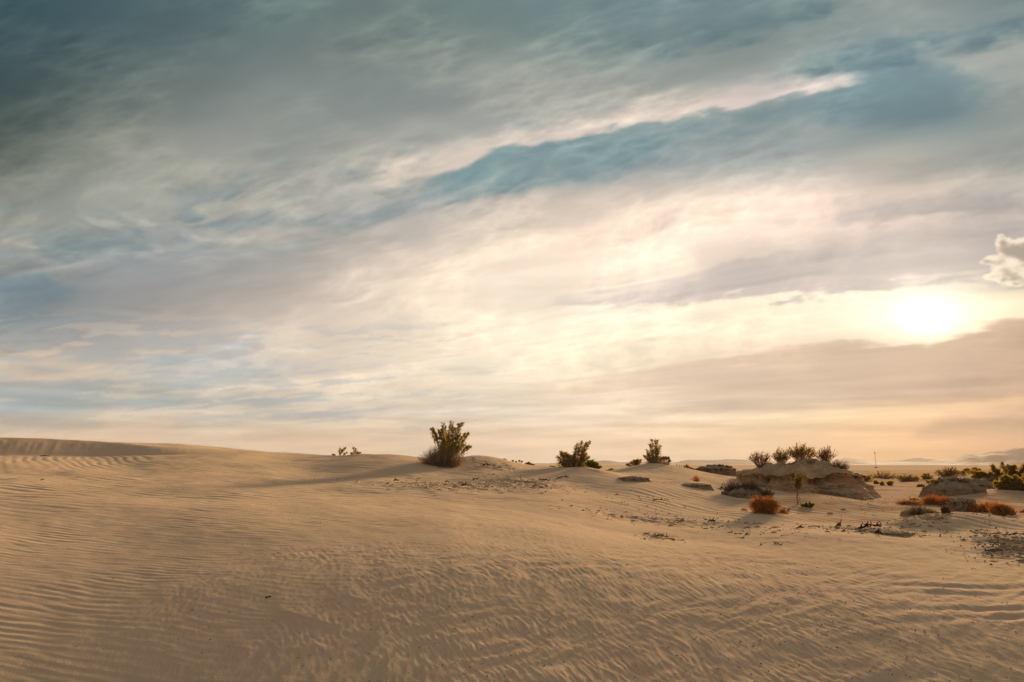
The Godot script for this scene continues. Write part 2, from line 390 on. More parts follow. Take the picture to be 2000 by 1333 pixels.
func relief(x: float, z: float, r: float, u: float, rough: float) -> float:   # everything laid over the broad table
	var h := 0.0
	var d := -z
	var far := 1.0 - ss(60.0, 140.0, r)
	var big: float = gn[0].get_noise_2d(x, z)
	var mid: float = gn[1].get_noise_2d(x, z)
	h += (0.08 * big + 0.016 * mid) * (0.25 + 0.75 * ss(9.0, 18.0, r)) * ss(2.0, 6.0, r) * far
	if r > 60.0: h += (0.5 * gn[0].get_noise_2d(x * 0.2, z * 0.2) + 0.1 * mid) * ss(60.0, 90.0, r) * (1.0 - ss(200.0, 340.0, r))
	# slip face of the left dune
	if u < 470.0 and r > 28.0:
		var hd := hermite([-700.0, 0.0, 100.0, 200.0, 280.0, 340.0, 400.0, 460.0], [0.4, 0.62, 0.60, 0.50, 0.37, 0.24, 0.09, 0.0], u)
		var foot := 31.0 + 0.08 * mid + 0.6 * big
		var q := r - foot
		if q > 0.0:
			var fl: float = gn[1].get_noise_2d(u * 0.11 - q * 1.2, 3.0 + q) * 0.02 * ss(0.0, 0.5, q) * (1.0 - ss(0.8, 1.3, q))
			h += hd * (minf(q / 1.25, 1.0) - 0.04 * ss(0.9, 1.25, q)) * exp(-maxf(q - 1.25, 0.0) / 16.0) + fl * hd
	# ripples: fine and square to the view on the left and far, crossing sets near and on the right
	var w1: float = gn[2].get_noise_2d(x, z)
	var w2: float = gn[6].get_noise_2d(x + 40.0, z)
	var zone := ss(7.0, 17.0, r + (1000.0 - u) * 0.0052 + 3.0 * w1)
	var amp := (1.0 - ss(40.0, 60.0, r)) * ss(1.0, 2.5, r)
	if amp > 0.0:
		var patchy: float = 0.5 + 0.5 * ss(-0.35, 0.35, gn[4].get_noise_2d(x * 1.7, z * 1.7 + 90.0))
		if zone > 0.01:
			var steep := ss(24.0, 28.0, r) * (1.0 - ss(250.0, 450.0, u)) * (1.0 - ss(30.6, 31.4, r))
			var side := ss(1080.0, 1300.0, u) * ss(16.0, 20.0, r)
			var near := 1.0 - ss(14.0, 19.0, r)
			var ph := 0.16 * x + d + 0.10 * w1
			var brk: float = gn[8].get_noise_2d(x * 1.2, ph * 6.8)
			var tr: float = (0.0019 * ripple(ph * 50.0 + w1 * 6.0 + w2 * 2.0) + 0.0052 * brk) * near + (0.0056 * ripple(ph * 20.0 + w1 * 4.0 + w2 * 1.2) + 0.007 * gn[8].get_noise_2d(x * 0.6, ph * 3.0)) * (1.0 - near)
			var ob := ripple((0.80 * x + 0.60 * d) * lerpf(15.0, 21.0, steep) + w1 * 3.0 + w2 * 1.2)
			h += lerpf(tr, ob * (0.007 - 0.001 * steep), maxf(steep, side)) * zone * amp * patchy * (1.0 - ss(30.6, 31.4, r) * float(u < 420.0))
		if zone < 0.99:
			var la := 0.915 * x + 0.404 * d + 0.16 * w1 + 0.05 * w2       # across the streaks
			var lb := -0.404 * x + 0.915 * d
			var lc := -0.70 * x + 0.71 * d + 0.35 * w1                     # across the broad troughs
			var ld := 0.71 * x + 0.70 * d
			var sharp: float = 1.0 - absf(gn[8].get_noise_2d(la * 6.0, lb * 2.0)) * 2.2
			var fine_s: float = gn[8].get_noise_2d(la * 14.0 + 40.0, lb * 4.0)
			var trough: float = gn[8].get_noise_2d(lc * 3.0 + 20.0, ld * 1.15)
			var tf: float = gn[8].get_noise_2d(lc * 10.0 + 70.0, ld * 2.4)
			var br: float = ss(-0.4, 0.4, gn[7].get_noise_2d(x * 0.8, z * 0.8))
			h += (1.0 - zone) * amp * (0.0052 * sharp * (0.45 + 0.55 * br) + 0.0028 * fine_s + 0.0145 * trough * (1.0 - 0.3 * br) + 0.0042 * tf * (1.1 - br))
		h += 0.0026 * gn[3].get_noise_2d(x, z) * amp
	# wheel tracks at the right
	if u > 1500.0 and r > 9.0 and r < 15.0:
		var tm := ss(1560.0, 1900.0, u)
		var q2 := d + 0.10 * x + 0.25 * w1
		for t in [9.3, 9.75, 10.5, 10.95]:
			h -= 0.016 * exp(-pow((q2 - t) / 0.09, 2.0)) * tm * (0.6 + 0.8 * w2)
			h += 0.009 * exp(-pow((q2 - t - 0.22) / 0.10, 2.0)) * tm * (0.6 + 0.8 * mid)
	# scuffed little scarps in the middle left
	for s in [[585.0, 9.25, 0.20, 0.014], [705.0, 9.55, 0.16, 0.016], [640.0, 8.95, 0.20, 0.009], [495.0, 8.55, 0.16, 0.008], [800.0, 8.75, 0.22, 0.010]]:
		var du: float = (u - s[0]) * r / 1354.0
		var dr: float = (r - s[1]) + du * 0.75 + 0.05 * w2
		if absf(du) < 0.8 and absf(dr) < 0.6:
			h += s[3] * ss(-0.03, 0.05, dr) * exp(-maxf(dr, 0.0) / 0.16) * exp(-pow(du / s[2], 2.0))
	# rough crust
	if rough > 0.02:
		var k: float = gn[3].get_noise_2d(x * 0.9, z * 0.9)
		h += rough * (0.05 * maxf(k, 0.0) + 0.022 * gn[5].get_noise_2d(x * 0.6, z * 0.6) + 0.05 * ss(0.05, 0.30, mid) * 0.6)
	h += bumps(x, z)
	return h

const BUMPS := [[940.0, 28.8, 1.3, 0.10], [690.0, 31.5, 0.9, 0.10], [1142.0, 27.5, 0.7, 0.10], [1168.0, 26.8, 0.45, 0.05], [1300.0, 36.0, 1.6, 0.22], [1955.0, 37.0, 3.0, 0.25], [1880.0, 21.0, 1.2, 0.25], [1800.0, 20.0, 0.9, 0.16], [1640.0, 16.8, 1.6, 0.05], [1490.0, 19.8, 0.9, 0.10]]
var bump_at := []
func bumps(x: float, z: float) -> float:
	if bump_at.is_empty():
		for b in BUMPS:
			var az := atan((b[0] - 1000.0) / 1354.7)
			bump_at.append([b[1] * sin(az), -b[1] * cos(az), b[2], b[3]])
	var h := 0.0
	for b in bump_at:
		var q: float = (x - b[0]) * (x - b[0]) + (z - b[1]) * (z - b[1])
		var w: float = b[2] * b[2]
		if q < 5.0 * w: h += b[3] * exp(-q / w)
	return h

func broad(r: float, az: float) -> float:
	var cols := column_heights(r)
	var h := hermite(COLU, cols, 1000.0 + 1354.7 * tan(clampf(az, -1.2, 1.2)))
	var t := ss(0.8, PI, absf(az))
	return lerpf(h, (cols[0] + cols[cols.size() - 1]) * 0.5, t)

func ground_y(x: float, z: float) -> float:
	var r := Vector2(x, z).length()
	var u := bearing(x, z)
	return broad(r, atan2(x, -z)) + relief(x, z, r, u, patch_at(u, r))

func spot(u: float, r: float) -> Vector3:             # a place on the sand by bearing and distance
	var az := atan((u - 1000.0) / 1354.7)
	var x := r * sin(az); var z := -r * cos(az)
	return Vector3(x, ground_y(x, z), z)

func build_ground() -> void:
	prepare_ground()
	var azs := PackedFloat32Array()
	var a := -180.0
	while a < -42.0:
		azs.append(deg_to_rad(a)); a += clampf((-41.0 - a) * 0.12, 0.25, 6.0)
	a = -42.0
	while a <= 42.0:
		azs.append(deg_to_rad(a)); a += 0.105
	var side := []
	a = 180.0
	while a > 42.0:
		side.append(deg_to_rad(a)); a -= clampf((a - 41.0) * 0.12, 0.25, 6.0)
	side.reverse()
	for s in side: azs.append(s)
	var rs := PackedFloat32Array([0.02])
	var r := 0.5
	while r < 3.6:
		rs.append(r); r *= 1.07
	while r < 46.0:
		rs.append(r); r *= 1.0032 if r < 15.0 else 1.0036
	while r < 12000.0:
		rs.append(r); r *= clampf(1.0036 + (r - 46.0) * 0.00035, 1.0036, 1.09)
	rs.append(14000.0)
	var nc := azs.size(); var nr := rs.size()
	var P := PackedVector3Array(); P.resize(nc * nr)
	var N := PackedVector3Array(); N.resize(nc * nr)
	var C := PackedColorArray(); C.resize(nc * nr)
	var su := PackedFloat32Array(); var sa := PackedFloat32Array(); var ca := PackedFloat32Array(); var bk := PackedFloat32Array()
	var seg := PackedInt32Array()
	for az in azs:
		var u := 1000.0 + 1354.7 * tan(clampf(az, -1.2, 1.2))
		su.append(u); sa.append(sin(az)); ca.append(cos(az)); bk.append(ss(0.8, PI, absf(az)))
	var k := 0
	for j in nr:
		r = rs[j]
		var cols := column_heights(r)
		var mean: float = (cols[0] + cols[cols.size() - 1]) * 0.5
		for i in nc:
			var x := r * sa[i]; var z := -r * ca[i]
			var u := su[i]
			var rough := patch_at(u, r) if r > 12.0 and r < 40.0 else 0.0
			var h := lerpf(hermite(COLU, cols, u), mean, bk[i]) + (relief(x, z, r, u, rough) if r < 400.0 else 0.0)
			P[k] = Vector3(x, h, z)
			# colour of the sand: pale drifts, darker grains, dirt among the litter, salt far out
			var t: float = 1.0 + 0.07 * gn[0].get_noise_2d(x + 70.0, z) + 0.06 * gn[1].get_noise_2d(x, z + 50.0) if r < 300.0 else 1.0
			var c := Color(t, t * (0.995 + 0.02 * gn[4].get_noise_2d(x, z)) if r < 300.0 else t, t)
			if rough > 0.02:
				var dk := clampf(rough * ss(-0.25, 0.45, gn[3].get_noise_2d(x * 0.55, z * 0.55 + 9.0)), 0.0, 1.0)
				c = Color(c.r * (1.0 - 0.42 * dk), c.g * (1.0 - 0.50 * dk), c.b * (1.0 - 0.56 * dk))
			if u > 1350.0 and r > 17.0 and r < 400.0:                   # browner silty sand between the hummocks, slope and cloud shade painted in
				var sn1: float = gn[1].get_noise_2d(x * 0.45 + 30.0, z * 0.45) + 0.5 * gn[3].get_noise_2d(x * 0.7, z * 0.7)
				var silt_shade := ss(1390.0, 1600.0, u + 160.0 * sn1) * ss(17.0, 24.0, r + 5.0 * sn1) * (0.45 + 0.55 * ss(-0.12, 0.16, sn1))
				c = Color(c.r * (1.0 - 0.27 * silt_shade), c.g * (1.0 - 0.33 * silt_shade), c.b * (1.0 - 0.37 * silt_shade))
			if r > 95.0:                                                 # the pan beyond the dunes: the same sand with streaks of salt crust
				var reach := ss(0.0, 0.06, (-z - 130.0) / 300.0 + gn[1].get_noise_2d(x * 0.05, z * 0.05) * 0.3)
				var streaks: float = gn[1].get_noise_2d(x * 0.0016, z * 0.011)
				c = c.lerp(Color(1.0, 1.04, 1.12), ss(0.04, 0.16, streaks) * reach)
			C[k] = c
			k += 1
	for j in nr:
		var j0 := maxi(j - 1, 0); var j1 := mini(j + 1, nr - 1)
		for i in nc:
			var i0 := i - 1 if i > 0 else nc - 2
			var i1 := i + 1 if i < nc - 1 else 1
			var n := (P[j * nc + i1] - P[j * nc + i0]).cross(P[j1 * nc + i] - P[j0 * nc + i])
			if n.y < 0.0: n = -n
			N[j * nc + i] = n.normalized() if j > 1 else Vector3.UP
	var I := PackedInt32Array(); I.resize((nc - 1) * (nr - 1) * 6)
	k = 0
	for j in nr - 1:
		for i in nc - 1:
			var q := j * nc + i
			I[k] = q; I[k + 1] = q + nc; I[k + 2] = q + 1
			I[k + 3] = q + 1; I[k + 4] = q + nc; I[k + 5] = q + nc + 1
			k += 6
	var arr := []
	arr.resize(Mesh.ARRAY_MAX)
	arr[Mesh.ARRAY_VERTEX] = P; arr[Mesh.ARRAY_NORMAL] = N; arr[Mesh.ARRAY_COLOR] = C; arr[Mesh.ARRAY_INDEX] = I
	var m := ArrayMesh.new()
	m.add_surface_from_arrays(Mesh.PRIMITIVE_TRIANGLES, arr)
	var o := MeshInstance3D.new()
	o.name = "ground"; o.mesh = m
	o.material_override = sand_material()
	tag(o, "pale rippled desert sand rising to low dunes", "sand", "", "structure")
	add_child(o)
	print("ground ", nc, " x ", nr, " ", Time.get_ticks_msec())

var sand_mat: StandardMaterial3D
func sand_material() -> StandardMaterial3D:
	if sand_mat: return sand_mat
	sand_mat = StandardMaterial3D.new()
	sand_mat.resource_name = "sand"
	sand_mat.vertex_color_use_as_albedo = true
	sand_mat.albedo_color = Color.WHITE
	sand_mat.roughness = 0.95
	sand_mat.metallic_specular = 0.0
	var n := noise(31, 0.09, 4)
	var nt := NoiseTexture2D.new()
	nt.width = 1024; nt.height = 1024; nt.seamless = true; nt.noise = n
	var g := Gradient.new()
	g.offsets = PackedFloat32Array([0.0, 0.35, 0.65, 1.0])
	g.colors = PackedColorArray([SAND_DARK, SAND_MID, SAND_MID2, SAND_LIGHT])
	nt.color_ramp = g
	sand_mat.albedo_texture = nt
	sand_mat.uv1_triplanar = true; sand_mat.uv1_world_triplanar = true
	sand_mat.uv1_scale = Vector3.ONE * 0.42
	var nb := NoiseTexture2D.new()
	nb.width = 1024; nb.height = 1024; nb.seamless = true; nb.noise = noise(32, 0.11, 4)
	sand_mat.heightmap_enabled = true
	sand_mat.heightmap_texture = nb
	sand_mat.heightmap_scale = 0.45
	return sand_mat

const SAND_DARK := Color(0.70, 0.575, 0.465)
const SAND_MID := Color(0.81, 0.68, 0.56)
const SAND_MID2 := Color(0.83, 0.70, 0.58)
const SAND_LIGHT := Color(0.88, 0.755, 0.645)
# ---------------------------------------------------------------- mesh builder
class Geo:
	var P := PackedVector3Array()
	var N := PackedVector3Array()
	var C := PackedColorArray()

	func tri(a: Vector3, b: Vector3, c: Vector3, na: Vector3, nb: Vector3, nc: Vector3, ca: Color, cb: Color, cc: Color) -> void:
		if (b - a).cross(c - a).dot(na + nb + nc) > 0.0:      # front faces run clockwise
			var t := b; b = c; c = t
			var tn := nb; nb = nc; nc = tn
			var tc := cb; cb = cc; cc = tc
		P.append(a); P.append(b); P.append(c)
		N.append(na); N.append(nb); N.append(nc)
		C.append(ca); C.append(cb); C.append(cc)

	func tube(pts: Array, r0: float, r1: float, c0: Color, c1: Color, sides := 3) -> void:
		var n := pts.size()
		var rings := []
		var nrm := []
		for i in n:
			var t: Vector3 = (pts[mini(i + 1, n - 1)] - pts[maxi(i - 1, 0)])
			t = t.normalized() if t.length_squared() > 1e-12 else Vector3.UP
			var a := t.cross(Vector3(0.31, 0.2, 0.93)).normalized()
			var b := t.cross(a)
			var r := lerpf(r0, r1, float(i) / (n - 1))
			var ring := []; var nn := []
			for k in sides:
				var w := TAU * k / sides
				var d := a * cos(w) + b * sin(w)
				ring.append(pts[i] + d * r); nn.append(d)
			rings.append(ring); nrm.append(nn)
		for i in n - 1:
			var ca := c0.lerp(c1, float(i) / (n - 1)); var cb := c0.lerp(c1, float(i + 1) / (n - 1))
			for k in sides:
				var q := (k + 1) % sides
				tri(rings[i][k], rings[i][q], rings[i + 1][k], nrm[i][k], nrm[i][q], nrm[i + 1][k], ca, ca, cb)
				tri(rings[i][q], rings[i + 1][q], rings[i + 1][k], nrm[i][q], nrm[i + 1][q], nrm[i + 1][k], ca, cb, cb)

	func leaf(base: Vector3, dir: Vector3, side: Vector3, length: float, width: float, col: Color) -> void:
		var s := side.cross(dir).normalized() * width * 0.5
		var tip := base + dir * length
		var m := base + dir * length * 0.5
		var n := dir.cross(s).normalized()
		tri(base, m + s, m - s, n, n, n, col, col, col)
		tri(tip, m - s, m + s, n, n, n, col, col, col)

	func box(c: Vector3, s: Vector3, col: Color) -> void:
		for ax in 3:
			for sg in [-1.0, 1.0]:
				var n := Vector3.ZERO; n[ax] = sg
				var u := Vector3.ZERO; u[(ax + 1) % 3] = s[(ax + 1) % 3] * 0.5
				var v := Vector3.ZERO; v[(ax + 2) % 3] = s[(ax + 2) % 3] * 0.5
				var o := c + n * s[ax] * 0.5
				tri(o - u - v, o + u - v, o + u + v, n, n, n, col, col, col)
				tri(o - u - v, o + u + v, o - u + v, n, n, n, col, col, col)

	func lump(c: Vector3, s: Vector3, turn: float, col: Color, rg: RandomNumberGenerator) -> void:   # a clod: an uneven octahedron with a split waist
		var b := Basis(Vector3.UP, turn)
		var ring := []
		for k in 6:
			var w := TAU * k / 6.0
			ring.append(c + b * (Vector3(cos(w), rg.randf_range(-0.15, 0.35), sin(w)) * s * rg.randf_range(0.75, 1.15)))
		var top := c + b * (Vector3(rg.randf_range(-0.2, 0.2), rg.randf_range(0.7, 1.0), rg.randf_range(-0.2, 0.2)) * s)
		var bot := c - Vector3(0, s.y, 0)
		for k in 6:
			var a: Vector3 = ring[k]; var d: Vector3 = ring[(k + 1) % 6]
			var n := (d - a).cross(top - a).normalized()
			if n.y < 0: n = -n
			tri(a, d, top, n, n, n, col, col, col)
			var n2 := (a - c).normalized()
			tri(a, d, bot, n2, n2, n2, col, col, col)

	func mesh() -> ArrayMesh:
		var arr := []
		arr.resize(Mesh.ARRAY_MAX)
		arr[Mesh.ARRAY_VERTEX] = P; arr[Mesh.ARRAY_NORMAL] = N; arr[Mesh.ARRAY_COLOR] = C
		var m := ArrayMesh.new()
		if P.size(): m.add_surface_from_arrays(Mesh.PRIMITIVE_TRIANGLES, arr)
		return m

var mats := {}
func matte(called: String, back := Color.BLACK, rough := 0.9) -> StandardMaterial3D:
	if mats.has(called): return mats[called]
	var m := StandardMaterial3D.new()
	m.resource_name = called
	m.vertex_color_use_as_albedo = true
	m.roughness = rough
	m.metallic_specular = 0.1
	m.cull_mode = BaseMaterial3D.CULL_DISABLED
	if back != Color.BLACK:
		m.backlight_enabled = true
		m.backlight = back
	mats[called] = m
	return m

func part(parent: Node, called: String, g: Geo, m: Material, kind := "") -> MeshInstance3D:
	var o := MeshInstance3D.new()
	o.name = called; o.mesh = g.mesh(); o.material_override = m
	if kind: o.set_meta("kind", kind)
	parent.add_child(o, true)
	return o

func base_at(called: String, u: float, r: float, sink := 0.0) -> Node3D:
	var o := Node3D.new()
	o.name = numbered(called)
	add_child(o)
	o.position = spot(u, r) - Vector3(0, sink, 0)
	o.rotation.y = -atan((u - 1000.0) / 1354.7)
	return o

func px(u: float, r: float) -> float:                 # metres that one unit of bearing spans at a distance
	return r * cos(atan((u - 1000.0) / 1354.7)) / 1354.7

func rv() -> Vector3:
	var v := Vector3(rng.randfn(), rng.randfn(), rng.randfn())
	return v.normalized()

func shade(c: Color, v: float) -> Color:
	var k := 1.0 + rng.randf_range(-v, v)
	return Color(c.r * k, c.g * k * (1.0 + rng.randf_range(-0.06, 0.06)), c.b * k)

# ---------------------------------------------------------------- far land
func build_far() -> void:
	range_of_hills("distant_mountains", 3900.0, [[1560, 2], [1610, 5], [1640, 11], [1657, 14], [1690, 10], [1712, 7], [1740, 9], [1775, 14], [1793, 16], [1815, 14], [1838, 13], [1870, 15], [1890, 21], [1902, 23], [1918, 21], [1940, 27], [1960, 28], [1985, 33], [2010, 36], [2060, 40], [2120, 38], [2250, 30], [2500, 18]], 71, "hazy mauve mountain range on the right horizon")
	range_of_hills("distant_hills", 4700.0, [[960, 1], [1040, 3], [1080, 4], [1130, 5], [1180, 9], [1215, 6], [1260, 7], [1320, 6], [1345, 10], [1400, 10], [1440, 11], [1480, 9], [1540, 8], [1600, 6], [1680, 4], [1750, 6], [1850, 4], [1950, 2]], 72, "very pale low hills on the middle horizon")
	var bank := FogVolume.new()                       # dust haze lying over the far basin, before the ranges
	bank.name = "haze_bank"
	bank.size = Vector3(9000, 130, 1700)
	bank.position = Vector3(0, 62, -2400)
	var fm := FogMaterial.new()
	fm.density = 0.00032
	fm.albedo = Color(1.0, 0.90, 0.84)
	bank.material = fm
	tag(bank, "pale dust haze lying before the far mountains", "haze", "", "stuff")
	add_child(bank)
	# lattice mast far out on the flat
	var mast := base_at("radio_mast", 1711.0, 640.0, 0.3)
	var s := px(1711.0, 640.0)
	var h := 30.0 * s
	var steel := Color(0.34, 0.22, 0.16)  # lightened: the distance haze is put into the mast's colour
	for k in 3:
		var a := TAU * k / 3.0
		var g := Geo.new()
		var q := Vector3(cos(a), 0, sin(a)) * 0.34
		g.tube([q, q * 0.8 + Vector3(0, h, 0)], 0.06, 0.05, steel, steel, 5)
		part(mast, "leg", g, matte("hazed_rusty_steel"))
	var br := Geo.new()
	var y := 0.0
	while y < h - 0.6:
		for k in 3:
			var a := TAU * k / 3.0; var b := TAU * (k + 1) / 3.0
			br.tube([Vector3(cos(a) * 0.32, y, sin(a) * 0.32), Vector3(cos(b) * 0.32, y + 0.6, sin(b) * 0.32)], 0.03, 0.03, steel, steel, 3)
		y += 0.6
	part(mast, "bracing", br, matte("hazed_rusty_steel"))
	var top := Geo.new()
	top.box(Vector3(0, h - 0.2, 0), Vector3(0.9, 0.8, 0.9), steel)
	top.tube([Vector3(0, h, 0), Vector3(0, h + 1.2, 0)], 0.07, 0.05, steel, steel, 5)
	part(mast, "antenna", top, matte("hazed_rusty_steel"))
	var ft := Geo.new()
	ft.box(Vector3(0, 0.3, 0), Vector3(2.4, 1.2, 2.4), Color(0.35, 0.3, 0.26))
	part(mast, "footing", ft, matte("hazed_rusty_steel"))
	tag(mast, "thin lattice mast standing alone on the far salt flat", "mast")

func range_of_hills(called: String, dist: float, prof: Array, sd: int, label: String) -> void:
	var n1 := noise(sd, 0.02, 5)
	var n2 := noise(sd + 5, 0.0035, 5)
	var g := Geo.new()
	var us := []; var hs := []
	for p in prof: us.append(float(p[0])); hs.append(float(p[1]))
	var nu := 260; var nd := 26
	var grid := []
	for i in nu + 1:
		var u: float = lerpf(us[0], us[us.size() - 1], float(i) / nu)
		var az := atan((u - 1000.0) / 1354.7)
		var hh: float = maxf(hermite(us, hs, u) + 1.1 * n1.get_noise_1d(u), 0.0) / 1354.7 * dist * cos(az) * minf(1.0, minf(i, nu - i) / 14.0)
		var row := []
		for j in nd + 1:
			var t := float(j) / nd * 2.0 - 1.0
			var d := dist + t * 420.0
			var pr := pow(1.0 - absf(t), 1.15)
			var x := d * sin(az); var z := -d * cos(az)
			var rough := 1.0 + 0.55 * n2.get_noise_2d(x, z) * (1.0 - pr * 0.85)
			row.append(Vector3(x, hh * pr * rough - 2.0, z))
		grid.append(row)
	var col := Color(0.36, 0.275, 0.25)
	for i in nu:
		for j in nd:
			var a: Vector3 = grid[i][j]; var b: Vector3 = grid[i + 1][j]; var c: Vector3 = grid[i][j + 1]; var d: Vector3 = grid[i + 1][j + 1]
			var n := (b - a).cross(c - a).normalized()
			if n.y < 0: n = -n
			g.tri(a, b, c, n, n, n, col, col, col)
			g.tri(b, d, c, n, n, n, col, col, col)
	var o := part(self, called, g, matte("far_rock"))
	tag(o, label, "mountains", "", "structure")

# ---------------------------------------------------------------- eroded hummocks and crusts
var mound_top := {}

# profile of a hummock: a crusted top, a lip that stands proud, an undercut face and a foot of slumped sand
func mound(called: String, u: float, r: float, w: float, d: float, h: float, sd: int, opt := {}) -> MeshInstance3D:
	var lip: float = opt.get("lip", 0.06)
	var humps: Array = opt.get("humps", [])
	var tint: Color = opt.get("tint", Color(0.40, 0.28, 0.18))
	var rough: float = opt.get("rough", 0.10)
	var cap: float = opt.get("cap", 0.3)               # drifted sand on the crust
	var jag: float = opt.get("jag", 1.0)
	var face: float = opt.get("face", 0.55)       # share of the height taken by the steep face
	var n1 := noise(sd, 0.9, 4); var n2 := noise(sd + 3, 3.2, 4); var n3 := noise(sd + 6, 1.0, 3)
	var base := spot(u, r)
	var turn := Basis(Vector3.UP, -atan((u - 1000.0) / 1354.7))
	var na: int = opt.get("na", 150); var nt: int = opt.get("nt", 84)
	var P := PackedVector3Array(); var C := PackedColorArray()
	for j in nt + 1:
		var t := float(j) / nt
		for i in na + 1:
			var a := TAU * (i % na) / na
			var ca := cos(a); var sa := sin(a)
			var wob: float = 1.0 + jag * (0.30 * n3.get_noise_2d(ca * 1.4, sa * 1.4) + 0.12 * n2.get_noise_2d(ca * 0.8, sa * 0.8))
			var rad: float; var y: float
			var fv: float = face * (1.0 + jag * 0.30 * n3.get_noise_2d(ca * 2.3 + 5.0, sa * 2.3))
			var lv: float = lip * clampf(0.7 + 1.6 * n3.get_noise_2d(ca * 3.1, sa * 3.1 + 8.0), 0.0, 1.6)
			if t < 0.4:                                   # top
				var q := t / 0.4
				rad = q * wob
				y = h * (1.0 - (1.0 - fv) * pow(q, 1.35)) + h * 0.16 * n3.get_noise_2d(rad * ca * 2.6, rad * sa * 2.6) * (1.0 - 0.4 * q)
			else:
				var q := (t - 0.4) / 0.6
				y = h * fv * (1.0 - q) - 0.35 * q * q
				var under := lv * sin(minf(q * 2.2, 1.0) * PI) * 1.5
				rad = (1.0 - under + 0.32 * pow(q, 2.2) * (1.0 + 0.4 * n3.get_noise_2d(ca * 2.0 + 9.0, sa * 2.0))) * wob
			var x := rad * ca * w * 0.5; var z := rad * sa * d * 0.5
			if t < 0.4:
				for hp in humps:
					y += hp[2] * exp(-(pow((x - hp[0]) / hp[1], 2.0) + pow(z / (d * 0.33), 2.0))) * (1.0 - pow(t / 0.4, 4.0))
			# weathering: layers, gullies and pitting
			var lay: float = n2.get_noise_2d(y * 2.6 + n1.get_noise_2d(x, z) * 0.4, ca * 0.7 + 3.0)
			var pit: float = n1.get_noise_3d(x * 1.3, y * 1.3, z * 1.3)
			var fine: float = n2.get_noise_3d(x, y * 1.6, z)
			var out := Vector3(ca, 0.0, sa)
			pit += 0.5 * n3.get_noise_2d(ca * 6.0, sa * 6.0 + y * 0.5) * ss(0.4, 0.5, t)
			var wall := ss(0.36, 0.46, t) * (1.0 - ss(0.85, 1.0, t))
			var p := Vector3(x, y, z) + out * (rough * (pit * 0.9 + fine * 0.45) + 0.05 * lay * rough / 0.1) * wall + Vector3(0, rough * (0.35 * pit + 0.35 * fine), 0) * (1.0 - wall) * (1.0 - ss(0.9, 1.0, t))
			var wp := base + turn * p
			if t > 0.75: wp.y = lerpf(wp.y, ground_y(wp.x, wp.z) - 0.03 - 0.10 * ss(0.9, 1.0, t), ss(0.75, 0.95, t))
			P.append(wp)
			var k := 1.0 + 0.16 * pit + 0.14 * fine + 0.12 * lay
			var c := tint.lerp(Color(0.52, 0.385, 0.27), ss(0.72, 0.95, t))
			if t < 0.38: c = tint.lerp(Color(0.50, 0.37, 0.255), ss(-0.2, 0.4, pit) * cap)
			C.append(Color(c.r * k, c.g * k, c.b * k))
	var N := PackedVector3Array(); N.resize(P.size())
	var row := na + 1
	var I := PackedInt32Array()
	var probe := 4 * row + 5
	var flip := (P[probe + 1] - P[probe]).cross(P[probe + row] - P[probe]).y < 0.0
	for j in nt + 1:
		for i in na + 1:
			var i0 := i - 1 if i > 0 else na - 1
			var i1 := i + 1 if i < na else 1
			var n := (P[j * row + i1] - P[j * row + i0]).cross(P[mini(j + 1, nt) * row + i] - P[maxi(j - 1, 0) * row + i])
			var ctr := base + Vector3(0, h * 0.3, 0)
			if n.dot(P[j * row + i] - ctr) < 0.0: n = -n
			N[j * row + i] = n.normalized() if j > 0 and n.length_squared() > 1e-16 else Vector3.UP
			if i < na and j < nt:
				var q := j * row + i
				I.append_array([q, q + 1, q + row, q + 1, q + row + 1, q + row] if flip else [q, q + row, q + 1, q + 1, q + row, q + row + 1])
	var arr := []
	arr.resize(Mesh.ARRAY_MAX)
	arr[Mesh.ARRAY_VERTEX] = P; arr[Mesh.ARRAY_NORMAL] = N; arr[Mesh.ARRAY_COLOR] = C; arr[Mesh.ARRAY_INDEX] = I
	var m := ArrayMesh.new()
	m.add_surface_from_arrays(Mesh.PRIMITIVE_TRIANGLES, arr)
	var o := MeshInstance3D.new()
	o.name = numbered(called); o.mesh = m; o.material_override = crust_material()
	add_child(o)
	tag(o, opt.get("label", ""), opt.get("category", "mound"), "", "structure")
	mound_top[o.name] = [base, turn, w, d, h, face, humps, P, na, nt]
	return o

func top_of(o: MeshInstance3D, lx: float, lz: float) -> Vector3:      # nearest vertex of the mound's top to a local place
	var q: Array = mound_top[o.name]
	var want: Vector3 = q[0] + (q[1] as Basis) * Vector3(lx, 0, lz)
	var best := Vector3.ZERO; var bd := 1e9
	var P: PackedVector3Array = q[7]
	var lim: int = int(q[9] * 0.42) * (q[8] + 1)
	for i in lim:
		var e := Vector2(P[i].x - want.x, P[i].z - want.z).length_squared()
		if e < bd:
			bd = e; best = P[i]
	return best

var crust_mat: StandardMaterial3D
func crust_material() -> StandardMaterial3D:
	if crust_mat: return crust_mat
	crust_mat = matte("crust")
	var nb := NoiseTexture2D.new()
	nb.width = 512; nb.height = 512; nb.seamless = true; nb.noise = noise(41, 0.03, 5)
	crust_mat.uv1_triplanar = true; crust_mat.uv1_world_triplanar = true
	crust_mat.uv1_scale = Vector3.ONE * 0.9
	crust_mat.heightmap_enabled = true
	crust_mat.heightmap_texture = nb
	crust_mat.heightmap_scale = 2.0
	return crust_mat

